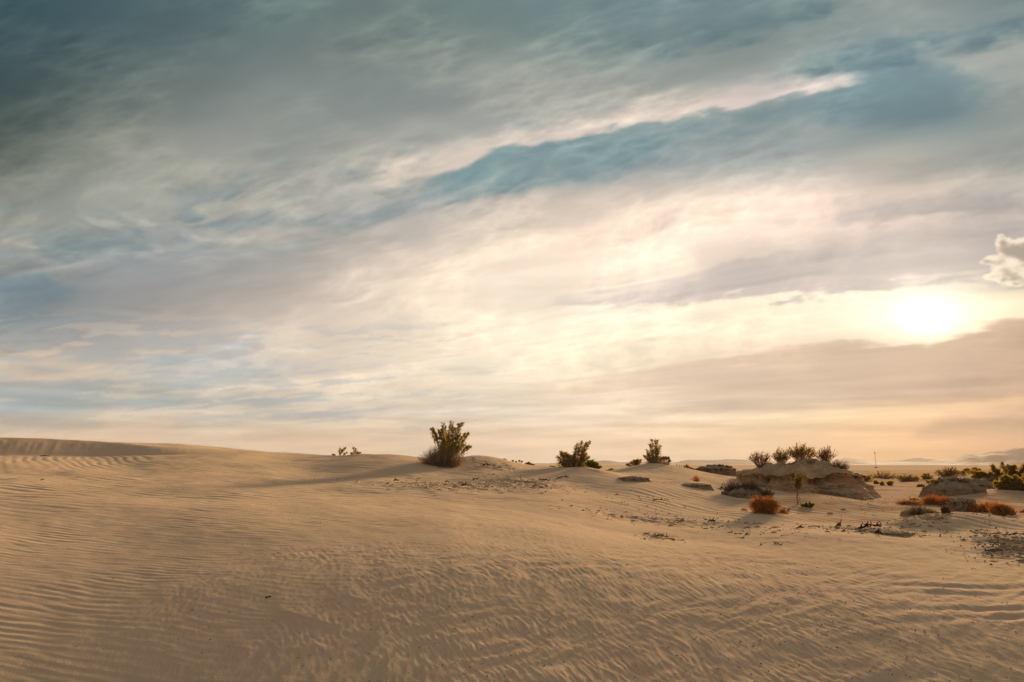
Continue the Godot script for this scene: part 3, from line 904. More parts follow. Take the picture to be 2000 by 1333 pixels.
var hummock: MeshInstance3D
var brush_mound: MeshInstance3D
var brown_mound: MeshInstance3D
var bank_mound: MeshInstance3D
func build_mounds() -> void:
	var s := px(1557.0, 34.0)
	hummock = mound("eroded_hummock", 1556.0, 34.0, 222.0 * s, 4.0, 1.24, 51, {"face": 0.60, "lip": 0.11, "rough": 0.17, "tint": Color(0.43, 0.27, 0.155), "cap": 0.5, "humps": [[-1.4, 0.8, 0.12], [1.1, 0.9, 0.26], [-0.2, 0.6, 0.02]], "na": 260, "nt": 130, "label": "large eroded sand hummock with undercut face and shrubs on top"})
	brush_mound = mound("brush_mound", 1456.0, 25.0, 80.0 * px(1456.0, 25.0), 1.2, 0.42, 52, {"face": 0.35, "lip": 0.03, "rough": 0.08, "tint": Color(0.24, 0.17, 0.115), "label": "low dark mound matted with dead brush below the hummock"})
	mound("crust_ledge", 1236.0, 25.4, 56.0 * px(1236.0, 25.4), 0.9, 0.14, 53, {"face": 0.45, "lip": 0.05, "rough": 0.07, "tint": Color(0.27, 0.175, 0.11), "na": 90, "nt": 50, "label": "small dark crust ledge on the sunlit ridge"})
	mound("crust_ledge", 1356.0, 25.6, 60.0 * px(1356.0, 25.6), 1.0, 0.12, 54, {"face": 0.45, "lip": 0.05, "rough": 0.06, "tint": Color(0.33, 0.23, 0.145), "na": 90, "nt": 50, "label": "crust lip under the two small orange tufts"})
	mound("dark_bank", 1396.0, 39.0, 74.0 * px(1396.0, 39.0), 1.8, 0.42, 55, {"face": 0.6, "lip": 0.10, "rough": 0.10, "tint": Color(0.25, 0.17, 0.11), "na": 110, "nt": 60, "label": "low dark eroded bank left of the large hummock"})
	brown_mound = mound("smooth_mound", 1857.0, 35.5, 92.0 * px(1857.0, 35.5), 1.7, 0.74, 56, {"face": 0.30, "lip": 0.0, "rough": 0.09, "tint": Color(0.29, 0.195, 0.12), "na": 110, "nt": 60, "label": "smooth brown mound behind the orange grass"})
	mound("crust_outcrop", 1866.0, 25.4, 44.0 * px(1866.0, 25.4), 0.7, 0.40, 57, {"face": 0.75, "lip": 0.12, "rough": 0.11, "tint": Color(0.30, 0.21, 0.145), "na": 110, "nt": 60, "label": "broken crust outcrop in front of the orange grass"})
	mound("crust_outcrop", 1790.0, 22.6, 66.0 * px(1790.0, 22.6), 0.9, 0.18, 58, {"face": 0.5, "lip": 0.06, "rough": 0.10, "tint": Color(0.30, 0.21, 0.14), "na": 110, "nt": 60, "label": "flat broken crust under the dark brush clump"})
	bank_mound = mound("grassy_bank", 1915.0, 44.0, 110.0 * px(1915.0, 44.0), 3.0, 0.55, 59, {"face": 0.5, "lip": 0.06, "rough": 0.12, "tint": Color(0.27, 0.185, 0.12), "na": 110, "nt": 60, "label": "brown bank under the dark shrubs at the right"})
	mound("crust_ledge", 1730.0, 17.4, 55.0 * px(1730.0, 17.4), 0.6, 0.08, 60, {"face": 0.5, "lip": 0.06, "rough": 0.05, "tint": Color(0.33, 0.23, 0.15), "na": 90, "nt": 50, "label": "low crust lip beside the black dead branches"})
	mound("crust_ledge", 1650.0, 31.0, 55.0 * px(1650.0, 31.0), 0.9, 0.45, 61, {"face": 0.6, "lip": 0.10, "rough": 0.08, "tint": Color(0.37, 0.26, 0.165), "na": 90, "nt": 50, "label": "slumped crust block at the right foot of the hummock"})
# ---------------------------------------------------------------- plants
const OLIVE := Color(0.36, 0.285, 0.125)
const GREEN := Color(0.30, 0.28, 0.08)
const DRAB := Color(0.38, 0.28, 0.135)
const TWIG := Color(0.37, 0.25, 0.15)
const DEAD := Color(0.24, 0.165, 0.105)
const RUST := Color(0.64, 0.355, 0.125)
const RUST_BROWN := Color(0.52, 0.25, 0.09)

func leaf_mat() -> StandardMaterial3D: return matte("leaf", Color(1.0, 0.9, 0.5))
func twig_mat() -> StandardMaterial3D: return matte("twig")
func straw_mat() -> StandardMaterial3D: return matte("straw", Color(1.0, 0.88, 0.62))

func bez(a: Vector3, b: Vector3, c: Vector3, t: float) -> Vector3:
	return a.lerp(b, t).lerp(b.lerp(c, t), t)

# one leafy shoot: a bent stem with clusters of small leaves on short twigs
func shoot(stem: Geo, leaf: Geo, base: Vector3, tip: Vector3, width: float, clusters: int, per: int, size: float, col: Color, start := 0.35, thick := 0.012) -> void:
	var mid := base.lerp(tip, 0.5) + Vector3(-(tip.x - base.x) * 0.12, 0.12 * (tip.y - base.y), rng.randf_range(-0.1, 0.1) * width)
	var pts := []
	for i in 7: pts.append(bez(base, mid, tip, i / 6.0))
	stem.tube(pts, thick, thick * 0.35, TWIG, TWIG.lerp(col, 0.5), 4)
	for k in clusters:
		var t := start + (1.0 - start) * pow(rng.randf(), 0.8)
		var q := (t - start) / (1.0 - start)
		var w := width * (0.25 + 0.75 * sin(PI * clampf(q * 0.8 + 0.16, 0, 1)))
		var p := bez(base, mid, tip, t)
		var off := rv() * Vector3(1, 0.7, 1) * w * sqrt(rng.randf()) * 0.55
		off.y += w * 0.12
		var cpos := p + off
		stem.tube([bez(base, mid, tip, maxf(t - 0.10, 0.0)), p + off * 0.5, cpos], thick * 0.42, thick * 0.2, TWIG, col, 3)
		var cc := shade(col, 0.35)
		var up := (off.normalized() * 0.6 + (tip - base).normalized()).normalized()
		for i in per:
			var d := (up + rv() * 0.75).normalized()
			leaf.leaf(cpos + rv() * size * 0.5 - up * size * 0.3, d, rv(), size * rng.randf_range(0.7, 1.4), size * rng.randf_range(0.22, 0.38), shade(cc, 0.2))

# a tangle of dead twigs in a dome
func tangle(g: Geo, rx: float, h: float, rz: float, n: int, c0: Color, c1: Color, thick := 0.006, ctr := Vector3.ZERO, curl := 0.5) -> void:
	for k in n:
		var d := rv()
		d.y = absf(d.y) * 0.9 + 0.14
		var e := Vector3(d.x * rx, d.y * h, d.z * rz) * rng.randf_range(0.55, 1.08)
		var b := Vector3(d.x * rx, 0.0, d.z * rz) * rng.randf_range(0.05, 0.75)
		var pts := []
		var w := rv() * curl * rx * 0.35
		for i in 5:
			var t := i / 4.0
			pts.append(ctr + b.lerp(e, t) + w * sin(t * PI) * 0.6 + rv() * rx * 0.05 * curl * t + Vector3(0, sin(t * PI * 0.5) * 0.06 * h, 0))
		g.tube(pts, thick, thick * 0.4, shade(c0, 0.3), shade(c1, 0.3), 3)

# a loose ball of curled twigs, cut off where it rests on the sand
func ball(g: Geo, ctr: Vector3, rad: Vector3, n: int, col: Color, thick: float) -> void:
	for k in n:
		var d := rv()
		var e := ctr + d * rad * rng.randf_range(0.7, 1.08)
		var b := ctr + (d + rv() * 0.7).normalized() * rad * rng.randf_range(0.05, 0.5)
		var w := rv() * rad.x * 0.30
		var pts := []
		for i in 6:
			var t := i / 5.0
			var p := b.lerp(e, t) + w * sin(t * PI) + rv() * rad.x * 0.05
			p.y = maxf(p.y, 0.005)
			pts.append(p)
		g.tube(pts, thick, thick * 0.5, shade(col, 0.3), shade(col, 0.3), 3)

func sprays(g: Geo, rx: float, h: float, rz: float, n: int, c0: Color, c1: Color, thick: float, lean := Vector3.ZERO, ctr := Vector3.ZERO) -> void:   # thin upright blades or switches
	for k in n:
		var a := rng.randf() * TAU
		var q := sqrt(rng.randf())
		var b := Vector3(cos(a) * rx * q * 0.55, 0, sin(a) * rz * q * 0.55)
		var hh := h * rng.randf_range(0.5, 1.05) * (1.0 - 0.35 * q)
		var e := b + Vector3(cos(a) * rx * q * 0.55, hh, sin(a) * rz * q * 0.55) + lean * hh + rv() * hh * 0.12
		var m := b.lerp(e, 0.5) + Vector3(0, hh * 0.14, 0) + rv() * hh * 0.06
		g.tube([ctr + b, ctr + bez(b, m, e, 0.35), ctr + bez(b, m, e, 0.7), ctr + e], thick, thick * 0.35, shade(c0, 0.25), shade(c1, 0.25), 3)

func switch_shrub(stem: Geo, leaf: Geo, rx: float, h: float, rz: float, n: int, col: Color, lc: Color, leafy: float, size: float, thick := 0.007) -> void:   # forked thin branches, few leaves
	for k in n:
		var a := rng.randf() * TAU
		var q := sqrt(rng.randf())
		var b := Vector3(cos(a) * rx * 0.2 * q, -0.05, sin(a) * rz * 0.2 * q)
		var e := Vector3(cos(a) * rx * q, h * rng.randf_range(0.65, 1.05) * (1.0 - 0.4 * q * q), sin(a) * rz * q)
		var m := b.lerp(e, 0.45) + Vector3(0, 0.16 * h, 0) + rv() * rx * 0.1
		var pts := []
		for i in 6: pts.append(bez(b, m, e, i / 5.0))
		stem.tube(pts, thick, thick * 0.4, shade(col, 0.2), shade(col.lerp(lc, 0.5), 0.2), 3)
		for f in 5:
			var t := rng.randf_range(0.35, 0.98)
			var p := bez(b, m, e, t)
			var d := ((e - b).normalized() + rv() * 0.7 + Vector3(0, 0.3, 0)).normalized()
			var ln := h * rng.randf_range(0.10, 0.26)
			stem.tube([p, p + d * ln * 0.5 + rv() * ln * 0.08, p + d * ln], thick * 0.6, thick * 0.3, shade(col, 0.25), shade(col.lerp(lc, 0.5), 0.25), 3)
			if rng.randf() < leafy:
				for i in 6:
					var tt := rng.randf_range(0.3, 1.0)
					leaf.leaf(p + d * ln * tt, (d + rv() * 0.6).normalized(), rv(), size * rng.randf_range(0.7, 1.4), size * 0.42, shade(lc, 0.35))

func finish(o: Node3D, stem: Geo, leaf: Geo, label: String, category: String, group := "", leaf_name := "foliage", stem_name := "stems", lm: Material = null, sm: Material = null) -> void:
	if stem.P.size(): part(o, stem_name, stem, sm if sm else twig_mat(), "stuff")
	if leaf.P.size(): part(o, leaf_name, leaf, lm if lm else leaf_mat(), "stuff")
	tag(o, label, category, group)

# leafy bush from a list of shoots: [bearing of tip, row of tip, width]; measured from the bush's own foot
func leafy_bush(called: String, u: float, r: float, foot: float, tips: Array, col: Color, label: String, dens := 1.0, skirt := [], y := INF, group := "", size := 0.042) -> Node3D:
	var o := base_at(called, u, r, 0.05)
	if y != INF: o.position.y = y
	var s := px(u, r)
	var stem := Geo.new(); var leaf := Geo.new()
	for t in tips:
		var tip := Vector3((t[0] - u) * s, (foot - t[1]) * s, rng.randf_range(-0.5, 0.5) * t[2] * s)
		var b := Vector3((t[0] - u) * s * 0.35, 0.0, tip.z * 0.4)
		for k in 2:
			var tp: Vector3 = tip + Vector3(rng.randf_range(-0.3, 0.3), rng.randf_range(-0.25, 0.0), rng.randf_range(-0.4, 0.4)) * t[2] * s * float(k)
			shoot(stem, leaf, b + rv() * Vector3(1, 0, 1) * t[2] * s * 0.3, tp, t[2] * s * 1.35, int(46 * dens), 10, size, col, t[3] if t.size() > 3 else 0.18, 0.010)
	if skirt:
		tangle(stem, skirt[0] * s, skirt[1] * s, skirt[0] * s * 0.8, skirt[2], skirt[3], skirt[4], 0.007, Vector3((skirt[5] - u) * s, 0, 0))
	finish(o, stem, leaf, label, "shrub", group)
	return o

func grass(called: String, u: float, r: float, w: float, h: float, n: int, c0: Color, c1: Color, label: String, group := "", lean := Vector3(0.1, 0, 0), category := "grass") -> Node3D:
	var o := base_at(called, u, r, 0.03)
	var s := px(u, r)
	var g := Geo.new(); var f := Geo.new()
	for k in 4:                                       # several rounded heads of different height
		var cx := rng.randf_range(-0.32, 0.32) * w * s
		var q := rng.randf_range(0.6, 1.0)
		sprays(g, w * s * 0.36, h * s * q, w * s * 0.22, n / 5, c0, c1, 0.0065, lean, Vector3(cx, 0, rng.randf_range(-0.1, 0.1) * w * s))
		ball(g, Vector3(cx, h * s * q * 0.42, 0), Vector3(w * s * 0.27, h * s * q * 0.42, w * s * 0.2), n / 7, c1, 0.005)
	tangle(f, w * s * 0.42, h * s * 0.62, w * s * 0.32, int(n * 0.35), c0, c1, 0.005)
	finish(o, f, g, label, category, group, "blades", "stems", straw_mat())
	return o

func build_plants() -> void:
	rng.seed = 4711
	var o: Node3D; var stem: Geo; var leaf: Geo; var s: float
	# the tall feathery shrub on the ridge
	o = base_at("feathery_shrub", 868.0, 27.0, 0.06)
	s = px(868.0, 27.0)
	stem = Geo.new(); leaf = Geo.new()
	for t in [[840, 833, 6, 0.55], [847, 841, 7, 0.6], [855, 835, 5, 0.65], [862, 823, 7, 0.35], [868, 827, 6, 0.35], [871, 842, 8, 0.3], [879, 819, 7, 0.4], [883, 830, 6, 0.35], [894, 824, 8, 0.25], [900, 822, 7, 0.35], [896, 845, 10, 0.25], [906, 843, 6, 0.5], [914, 842, 6, 0.6], [916, 866, 7, 0.6], [888, 860, 11, 0.3], [870, 862, 12, 0.3], [856, 866, 7, 0.4], [874, 850, 10, 0.3], [862, 852, 9, 0.35], [884, 846, 10, 0.3], [905, 862, 10, 0.4], [894, 868, 12, 0.3], [878, 872, 12, 0.3]]:
		var tip := Vector3((t[0] - 868.0) * s, (906.0 - t[1]) * s, rng.randf_range(-0.35, 0.35))
		var b := Vector3((t[0] - 866.0) * s * 0.3, 0, tip.z * 0.5)
		for k in 2:
			var tp := tip + Vector3(0.06, -0.02, 0.0) * k + rv() * 0.05 * k
			shoot(stem, leaf, b + rv() * Vector3(1, 0, 1) * 0.08, tp, t[2] * s * 1.35, 48, 10, 0.046, OLIVE.lerp(GREEN, rng.randf() * 0.7), t[3], 0.011)
	var skirt := Geo.new()
	tangle(skirt, 48 * s, 36 * s, 0.85, 1000, TWIG, TWIG, 0.009, Vector3(-6 * s, 0, 0))
	tangle(skirt, 42 * s, 50 * s, 0.7, 560, TWIG, Color(0.42, 0.28, 0.16), 0.0085, Vector3(4 * s, 0, 0))
	tangle(skirt, 30 * s, 14 * s, 0.5, 220, DEAD, DEAD, 0.008, Vector3(4 * s, -0.12, 0.55))
	part(o, "twig_skirt", skirt, twig_mat(), "stuff")
	finish(o, stem, leaf, "tall feathery green shrub with a brown twiggy skirt on the central ridge", "shrub")
	# dry switches bending beside it
	o = base_at("dry_stalks", 923.0, 27.6, 0.03)
	stem = Geo.new(); leaf = Geo.new()
	for k in 7:
		var x := rng.randf_range(-0.14, 0.18); var hh := rng.randf_range(0.18, 0.30)
		stem.tube([Vector3(x, 0, 0), Vector3(x - 0.02, hh * 0.8, 0.02), Vector3(x - 0.09, hh, 0.03), Vector3(x - 0.15, hh * 0.85, 0.03)], 0.006, 0.003, DEAD, TWIG, 3)
	finish(o, stem, leaf, "few thin bent dry stalks right of the tall feathery shrub", "plant")
	# two sparse plants behind the ridge
	for q in [[660.0, 33.0, [[648, 881, 3], [663, 869, 4], [668, 872, 4], [673, 868, 5], [676, 878, 4]], "sparse upright sprigs on the sand crest, left of the pair"], [692.0, 33.0, [[684, 878, 3], [689, 867, 5], [694, 869, 5], [698, 876, 3], [703, 877, 3]], "sparse upright sprigs on the sand crest, right of the pair"]]:
		o = leafy_bush("sprig_plant", q[0], q[1], 886.0, q[2], DRAB, q[3], 0.35, [], INF, "sprigs on the left crest")
	# olive bushes on the middle ridge
	leafy_bush("olive_bush", 1118.0, 29.4, 916.0, [[1088, 893, 10], [1095, 882, 10], [1097, 887, 13], [1104, 886, 11], [1110, 888, 12], [1116, 892, 12], [1122, 889, 9], [1128, 868, 9], [1133, 874, 12], [1139, 864, 11], [1143, 876, 13], [1148, 866, 9], [1153, 863, 7], [1146, 888, 12], [1137, 892, 14], [1152, 893, 7], [1104, 900, 14], [1124, 900, 14], [1142, 902, 14], [1092, 903, 10], [1156, 905, 8]], DRAB.lerp(OLIVE, 0.55), "dense olive bush taller on its right half, behind the sunlit ridge", 1.1, [36, 26, 320, DRAB, DRAB, 1118])
	leafy_bush("green_bush", 1158.0, 28.2, 917.0, [[1144, 903, 9], [1150, 899, 10], [1156, 900, 11], [1163, 904, 9], [1168, 906, 7], [1173, 911, 6], [1153, 907, 10], [1163, 910, 9]], GREEN, "small bright green bush at the foot of the dense olive bush", 1.0)
	leafy_bush("low_bush", 1078.0, 31.0, 912.0, [[1076, 908, 5], [1081, 908, 5], [1085, 909, 4]], DRAB, "tiny low bush left of the dense olive bush", 0.5)
	leafy_bush("low_bush", 1034.0, 32.0, 907.0, [[1028, 900, 5], [1033, 899, 5], [1038, 901, 5], [1043, 903, 4]], DRAB.lerp(OLIVE, 0.4), "small bush peeking over the ridge right of the tall shrub", 0.5)
	leafy_bush("dry_sprigs", 1012.0, 30.8, 902.0, [[1001, 895, 2, 0.7], [1008, 897, 2, 0.7], [1015, 895, 2, 0.7], [1020, 897, 2, 0.7], [983, 892, 2, 0.7]], DEAD, "thin dry sprigs along the ridge right of the tall shrub", 0.2)
	leafy_bush("olive_bush", 1279.0, 36.0, 905.0, [[1263, 876, 7], [1266, 886, 9], [1272, 866, 8], [1276, 857, 9], [1282, 858, 10], [1287, 858, 7], [1290, 868, 8], [1285, 875, 12], [1276, 878, 11], [1270, 894, 11], [1283, 890, 14], [1296, 892, 8], [1258, 888, 6]], DRAB.lerp(OLIVE, 0.4), "upright olive bush crowning the small sand hump", 1.0, [30, 20, 240, DRAB, DRAB, 1282])
	leafy_bush("dry_bush", 1302.0, 35.6, 905.0, [[1297, 889, 5, 0.5], [1302, 888, 4, 0.6], [1307, 889, 4, 0.6], [1309, 895, 4, 0.5]], Color(0.22, 0.12, 0.06), "reddish dry bush at the right foot of the upright olive bush", 0.5, [10, 12, 60, TWIG, TWIG, 1301])
	leafy_bush("low_bush", 1198.0, 40.0, 914.0, [[1183, 907, 7], [1190, 905, 6], [1196, 904, 7], [1203, 907, 6], [1210, 908, 6], [1215, 908, 5]], DRAB.lerp(OLIVE, 0.4), "low olive bush in the hollow right of the green bush", 0.8)
	leafy_bush("low_bush", 1240.0, 37.0, 913.0, [[1224, 907, 7], [1232, 902, 8], [1240, 899, 9], [1247, 898, 9], [1253, 898, 8], [1244, 906, 10]], DRAB.lerp(Color(0.2, 0.12, 0.05), 0.4), "low brownish bush left of the upright olive bush", 0.9)
	leafy_bush("low_bush", 1345.0, 40.5, 916.0, [[1337, 906, 5], [1341, 904, 6], [1347, 908, 6], [1352, 910, 6], [1360, 912, 6], [1332, 910, 5]], DRAB, "low leafy bush between the sand hump and the dark bank", 0.8)
	o = base_at("twiggy_bush", 1326.0, 40.0, 0.03); s = px(1326.0, 40.0)
	stem = Geo.new(); leaf = Geo.new()
	switch_shrub(stem, leaf, 11 * s, 14 * s, 9 * s, 22, TWIG, DRAB, 0.1, 0.05)
	finish(o, stem, leaf, "bare twiggy bush right of the sand hump", "shrub")
	leafy_bush("scrub_tuft", 1408.0, 39.0, 915.0, [[1382, 911, 6], [1394, 910, 6], [1404, 910, 6], [1412, 911, 6], [1420, 912, 6], [1428, 913, 5], [1366, 914, 5]], Color(0.22, 0.14, 0.06), "scrub growing along the low dark eroded bank", 0.7, [], spot(1396, 39).y + 0.30)
	# on the hummock
	var hs := px(1556.0, 34.0)
	var tops := [
		[1489.0, -0.4, 24.0, 34.0, 80, TWIG.lerp(Color(0.3, 0.14, 0.08), 0.5), Color(0.26, 0.13, 0.07), 0.25, "reddish twiggy shrub at the left end of the hummock top"],
		[1528.0, -0.2, 19.0, 33.0, 66, TWIG, OLIVE.lerp(DRAB, 0.5), 0.9, "smaller leafy shrub in the middle of the hummock top"],
		[1567.0, -0.5, 29.0, 38.0, 110, TWIG, OLIVE.lerp(DRAB, 0.5), 0.9, "larger leafy shrub in the middle of the hummock top"],
		[1609.0, -0.1, 22.0, 31.0, 84, TWIG.lerp(Color(0.3, 0.14, 0.08), 0.5), Color(0.26, 0.13, 0.07), 0.25, "reddish twiggy shrub at the right end of the hummock top"]]
	for q in tops:
		o = Node3D.new(); o.name = numbered("hummock_shrub"); add_child(o)
		o.position = top_of(hummock, (q[0] - 1556.0) * hs, q[1]) - Vector3(0, 0.06, 0)
		o.rotation.y = -atan((q[0] - 1000.0) / 1354.7)
		stem = Geo.new(); leaf = Geo.new()
		switch_shrub(stem, leaf, q[2] * hs, q[3] * hs, q[2] * hs * 0.7, q[4], q[5], q[6], q[7], 0.055, 0.010)
		finish(o, stem, leaf, q[8], "shrub", "shrubs on the hummock")
	for q in [[1466.0, 0.35, 26.0, 13.0, 320, "dead brush hanging over the left shoulder of the hummock"], [1628.0, 0.5, 26.0, 17.0, 420, "grey brown brush on the right shoulder of the hummock"], [1500.0, 0.3, 15.0, 6.0, 70, "low dead brush in front of the left hummock shrub"], [1546.0, 0.1, 22.0, 7.0, 150, "low dead brush between the middle shrubs of the hummock"], [1588.0, 0.4, 20.0, 8.0, 140, "low dead brush in front of the larger hummock shrub"]]:
		o = Node3D.new(); o.name = numbered("dead_brush"); add_child(o)
		o.position = top_of(hummock, (q[0] - 1556.0) * hs, q[1]) - Vector3(0, 0.08, 0)
		stem = Geo.new(); leaf = Geo.new()
		tangle(stem, q[2] * hs, q[3] * hs, q[2] * hs * 0.6, q[4], DEAD, TWIG, 0.007)
		finish(o, stem, leaf, q[5], "brush")
	leafy_bush("green_bush", 1641.0, 36.5, 920.0, [[1631, 905, 8], [1636, 899, 8], [1641, 903, 10], [1647, 901, 8], [1652, 904, 6], [1644, 911, 12], [1634, 912, 10]], GREEN.lerp(OLIVE, 0.4), "green bush beside the right end of the hummock", 1.0, [], spot(1641, 36.5).y + 0.25)
	# brush on the brown mounds at the right
	for q in [[brown_mound, 1857.0, 35.5, -22.0, 18.0, 9.0, 150, "brown brush on the left of the smooth mound"], [brown_mound, 1857.0, 35.5, 12.0, 24.0, 8.0, 190, "brown brush on the crown of the smooth mound"], [bank_mound, 1915.0, 44.0, -20.0, 26.0, 11.0, 200, "brown brush on the left of the bank under the dark shrubs"], [bank_mound, 1915.0, 44.0, 22.0, 26.0, 13.0, 220, "brown brush on the right of the bank under the dark shrubs"]]:
		o = Node3D.new(); o.name = numbered("dead_brush"); add_child(o)
		var ms := px(q[1], q[2])
		o.position = top_of(q[0], q[3] * ms, 0.2) - Vector3(0, 0.08, 0)
		stem = Geo.new(); leaf = Geo.new()
		tangle(stem, q[4] * ms, q[5] * ms, q[4] * ms * 0.7, q[6], DEAD, DEAD, 0.009)
		finish(o, stem, leaf, q[7], "brush")
	# brush over the dark mound
	for q in [[1432.0, 0.1, 26.0, 22.0, 420, "dead grey brush on the left of the dark mound"], [1462.0, 0.15, 24.0, 24.0, 420, "dead grey brush on the middle of the dark mound"], [1490.0, 0.2, 18.0, 18.0, 260, "dead grey brush on the right of the dark mound"]]:
		o = Node3D.new(); o.name = numbered("dead_brush"); add_child(o)
		var bs := px(1456.0, 25.0)
		o.position = top_of(brush_mound, (q[0] - 1456.0) * bs, q[1]) - Vector3(0, 0.12, 0)
		stem = Geo.new(); leaf = Geo.new()
		tangle(stem, q[2] * bs, q[3] * bs, 0.34, q[4], DEAD, Color(0.20, 0.145, 0.095), 0.006)
		finish(o, stem, leaf, q[5], "brush", "brush on the dark mound")
	# slender sapling
	o = base_at("sapling", 1553.0, 23.5, 0.04); s = px(1553.0, 23.5)
	stem = Geo.new(); leaf = Geo.new()
	var trunk := Geo.new()
	trunk.tube([Vector3(0, -0.05, 0), Vector3(0.01, 0.12, 0), Vector3(-0.008, 0.25, 0.0), Vector3(0.02, 0.42, 0)], 0.026, 0.018, Color(0.32, 0.2, 0.13), Color(0.24, 0.15, 0.09), 6)
	trunk.tube([Vector3(0.10, -0.03, 0.05), Vector3(0.07, 0.12, 0.03), Vector3(0.06, 0.25, 0.01), Vector3(0.02, 0.36, 0)], 0.012, 0.009, TWIG, TWIG, 4)
	for k in 46:
		var a := rng.randf() * TAU; var q := sqrt(rng.randf())
		var tip := Vector3(0.17 + cos(a) * 0.26 * q, rng.randf_range(0.62, 1.04), sin(a) * 0.22 * q)
		tip.x -= 0.10 * (1.0 - (tip.y - 0.6) / 0.45)
		shoot(stem, leaf, Vector3(0.02, rng.randf_range(0.30, 0.42), 0), tip, 0.07, 8, 5, 0.045, Color(0.16, 0.13, 0.045), 0.4, 0.005)  # crown olive darkened: shade before the hummock is put into the colour
	part(o, "trunk", trunk, twig_mat())
	finish(o, stem, leaf, "slender olive sapling on a thin pale trunk before the hummock", "tree", "", "crown", "branches")
	leafy_bush("green_herb", 1571.0, 22.8, 991.0, [[1560, 983, 3, 0.1], [1565, 982, 4, 0.1], [1569, 979, 3, 0.1], [1576, 978, 4, 0.1], [1580, 981, 4, 0.1], [1584, 981, 3, 0.1], [1572, 985, 8, 0.1]], GREEN.lerp(Color(0.2, 0.18, 0.08), 0.5), "small pale green herb right of the sapling trunk", 0.45, [], INF, "", 0.035)
	# the round orange tumbleweed and its scraps
	o = base_at("tumbleweed", 1488.0, 19.6, 0.06); s = px(1488.0, 19.6)
	stem = Geo.new(); leaf = Geo.new()
	ball(leaf, Vector3(2 * s, 16 * s, 0), Vector3(29 * s, 17 * s, 0.32), 620, RUST, 0.0045)
	ball(leaf, Vector3(-14 * s, 20 * s, 0.02), Vector3(18 * s, 20 * s, 0.24), 300, RUST, 0.0042)
	ball(leaf, Vector3(9 * s, 20 * s, 0.08), Vector3(20 * s, 18 * s, 0.26), 320, RUST, 0.0042)
	sprays(leaf, 20 * s, 40 * s, 0.2, 60, RUST, RUST, 0.0035)
	tangle(stem, 28 * s, 16 * s, 0.32, 160, RUST_BROWN, RUST_BROWN, 0.007)
	finish(o, stem, leaf, "round orange tumbleweed on the sand in front of the hummock", "tumbleweed", "", "twigs", "stems", straw_mat())
	for q in [[1524.0, 20.6, 24.0, 14.0, 170, "orange scrap of tumbleweed right of the round one"], [1448.0, 20.8, 16.0, 8.0, 90, "small orange scrap left of the round tumbleweed"], [1359.0, 30.0, 15.0, 10.0, 120, "upper of two small orange tufts"], [1359.0, 26.6, 15.0, 9.0, 120, "lower of two small orange tufts, on a crust lip"], [1614.0, 21.8, 15.0, 6.0, 70, "low rusty scrap right of the sapling"]]:
		o = base_at("orange_tuft", q[0], q[1], 0.02); s = px(q[0], q[1])
		stem = Geo.new(); leaf = Geo.new()
		if q[1] == 26.6: o.position.y += 0.12
		tangle(leaf, q[2] * 0.5 * s, q[3] * s, q[2] * 0.4 * s, q[4], RUST, RUST, 0.005, Vector3.ZERO, 1.0)
		finish(o, stem, leaf, q[5], "tumbleweed", "small orange tufts", "twigs", "stems", straw_mat())
	# orange grass on the right
	for q in [[1772.0, 27.2, 50.0, 19.0, 330, "thin orange grass clump, leftmost of its row"], [1812.0, 28.2, 54.0, 25.0, 480, "orange grass clump, second from the left of its row"], [1848.0, 27.6, 48.0, 30.0, 560, "tallest orange grass clump, left of the crust outcrop"], [1880.0, 27.4, 34.0, 20.0, 330, "orange grass clump just behind the crust outcrop"], [1910.0, 25.2, 66.0, 31.0, 760, "broad orange grass clump right of the crust outcrop"], [1948.0, 23.8, 58.0, 29.0, 700, "broad orange grass clump, lowest on the right slope"], [1992.0, 26.0, 34.0, 12.0, 260, "short orange grass clump at the right edge"]]:
		grass("orange_grass", q[0], q[1], q[2], q[3], q[4], RUST, RUST, q[5], "orange grass clumps on the right slope", Vector3(-0.12, 0, 0.0))
	grass("dry_tuft", 1839.0, 20.6, 19.0, 21.0, 230, DEAD, DEAD, "small brown tuft alone on the rippled slope", "", Vector3(-0.05, 0, 0))
	for q in [[1786.0, 22.2, 26.0, 20.0, 330, "dark dead brush clump on broken crust"], [1806.0, 21.6, 16.0, 11.0, 130, "smaller dark brush beside the dead brush clump"]]:
		o = base_at("dead_brush", q[0], q[1], -0.04); s = px(q[0], q[1])
		stem = Geo.new(); leaf = Geo.new()
		tangle(stem, q[2] * s, q[3] * s, q[2] * s * 0.7, q[4], DEAD, DEAD, 0.006)
		finish(o, stem, leaf, q[5], "brush")
	# far brush row
	for q in [[1654.0, 78.0, 30.0, 15.0, 0.5, "leftmost brown brush of the far row, beside the hummock"], [1684.0, 72.0, 38.0, 15.0, 0.2, "dark brush of the far row, second from the hummock"], [1722.0, 86.0, 50.0, 16.0, 0.3, "widest dark brush of the far row"], [1772.0, 70.0, 44.0, 14.0, 0.2, "dark low brush right of the widest far brush"], [1808.0, 80.0, 22.0, 13.0, 1.0, "rusty brush of the far row left of the tall dry bush"]]:
		o = base_at("far_brush", q[0], q[1], 0.05); s = px(q[0], q[1])
		stem = Geo.new(); leaf = Geo.new()
		tangle(stem, q[2] * 0.5 * s, q[3] * s, 0.9, 260, TWIG.lerp(RUST, q[4] * 0.5), TWIG.lerp(RUST, q[4] * 0.5), 0.018)
		switch_shrub(stem, leaf, q[2] * 0.5 * s, q[3] * s, 0.8, 26, DEAD, DRAB.lerp(RUST, q[4] * 0.4), 0.9, 0.13, 0.016)
		finish(o, stem, leaf, q[5], "brush", "far row of brush")
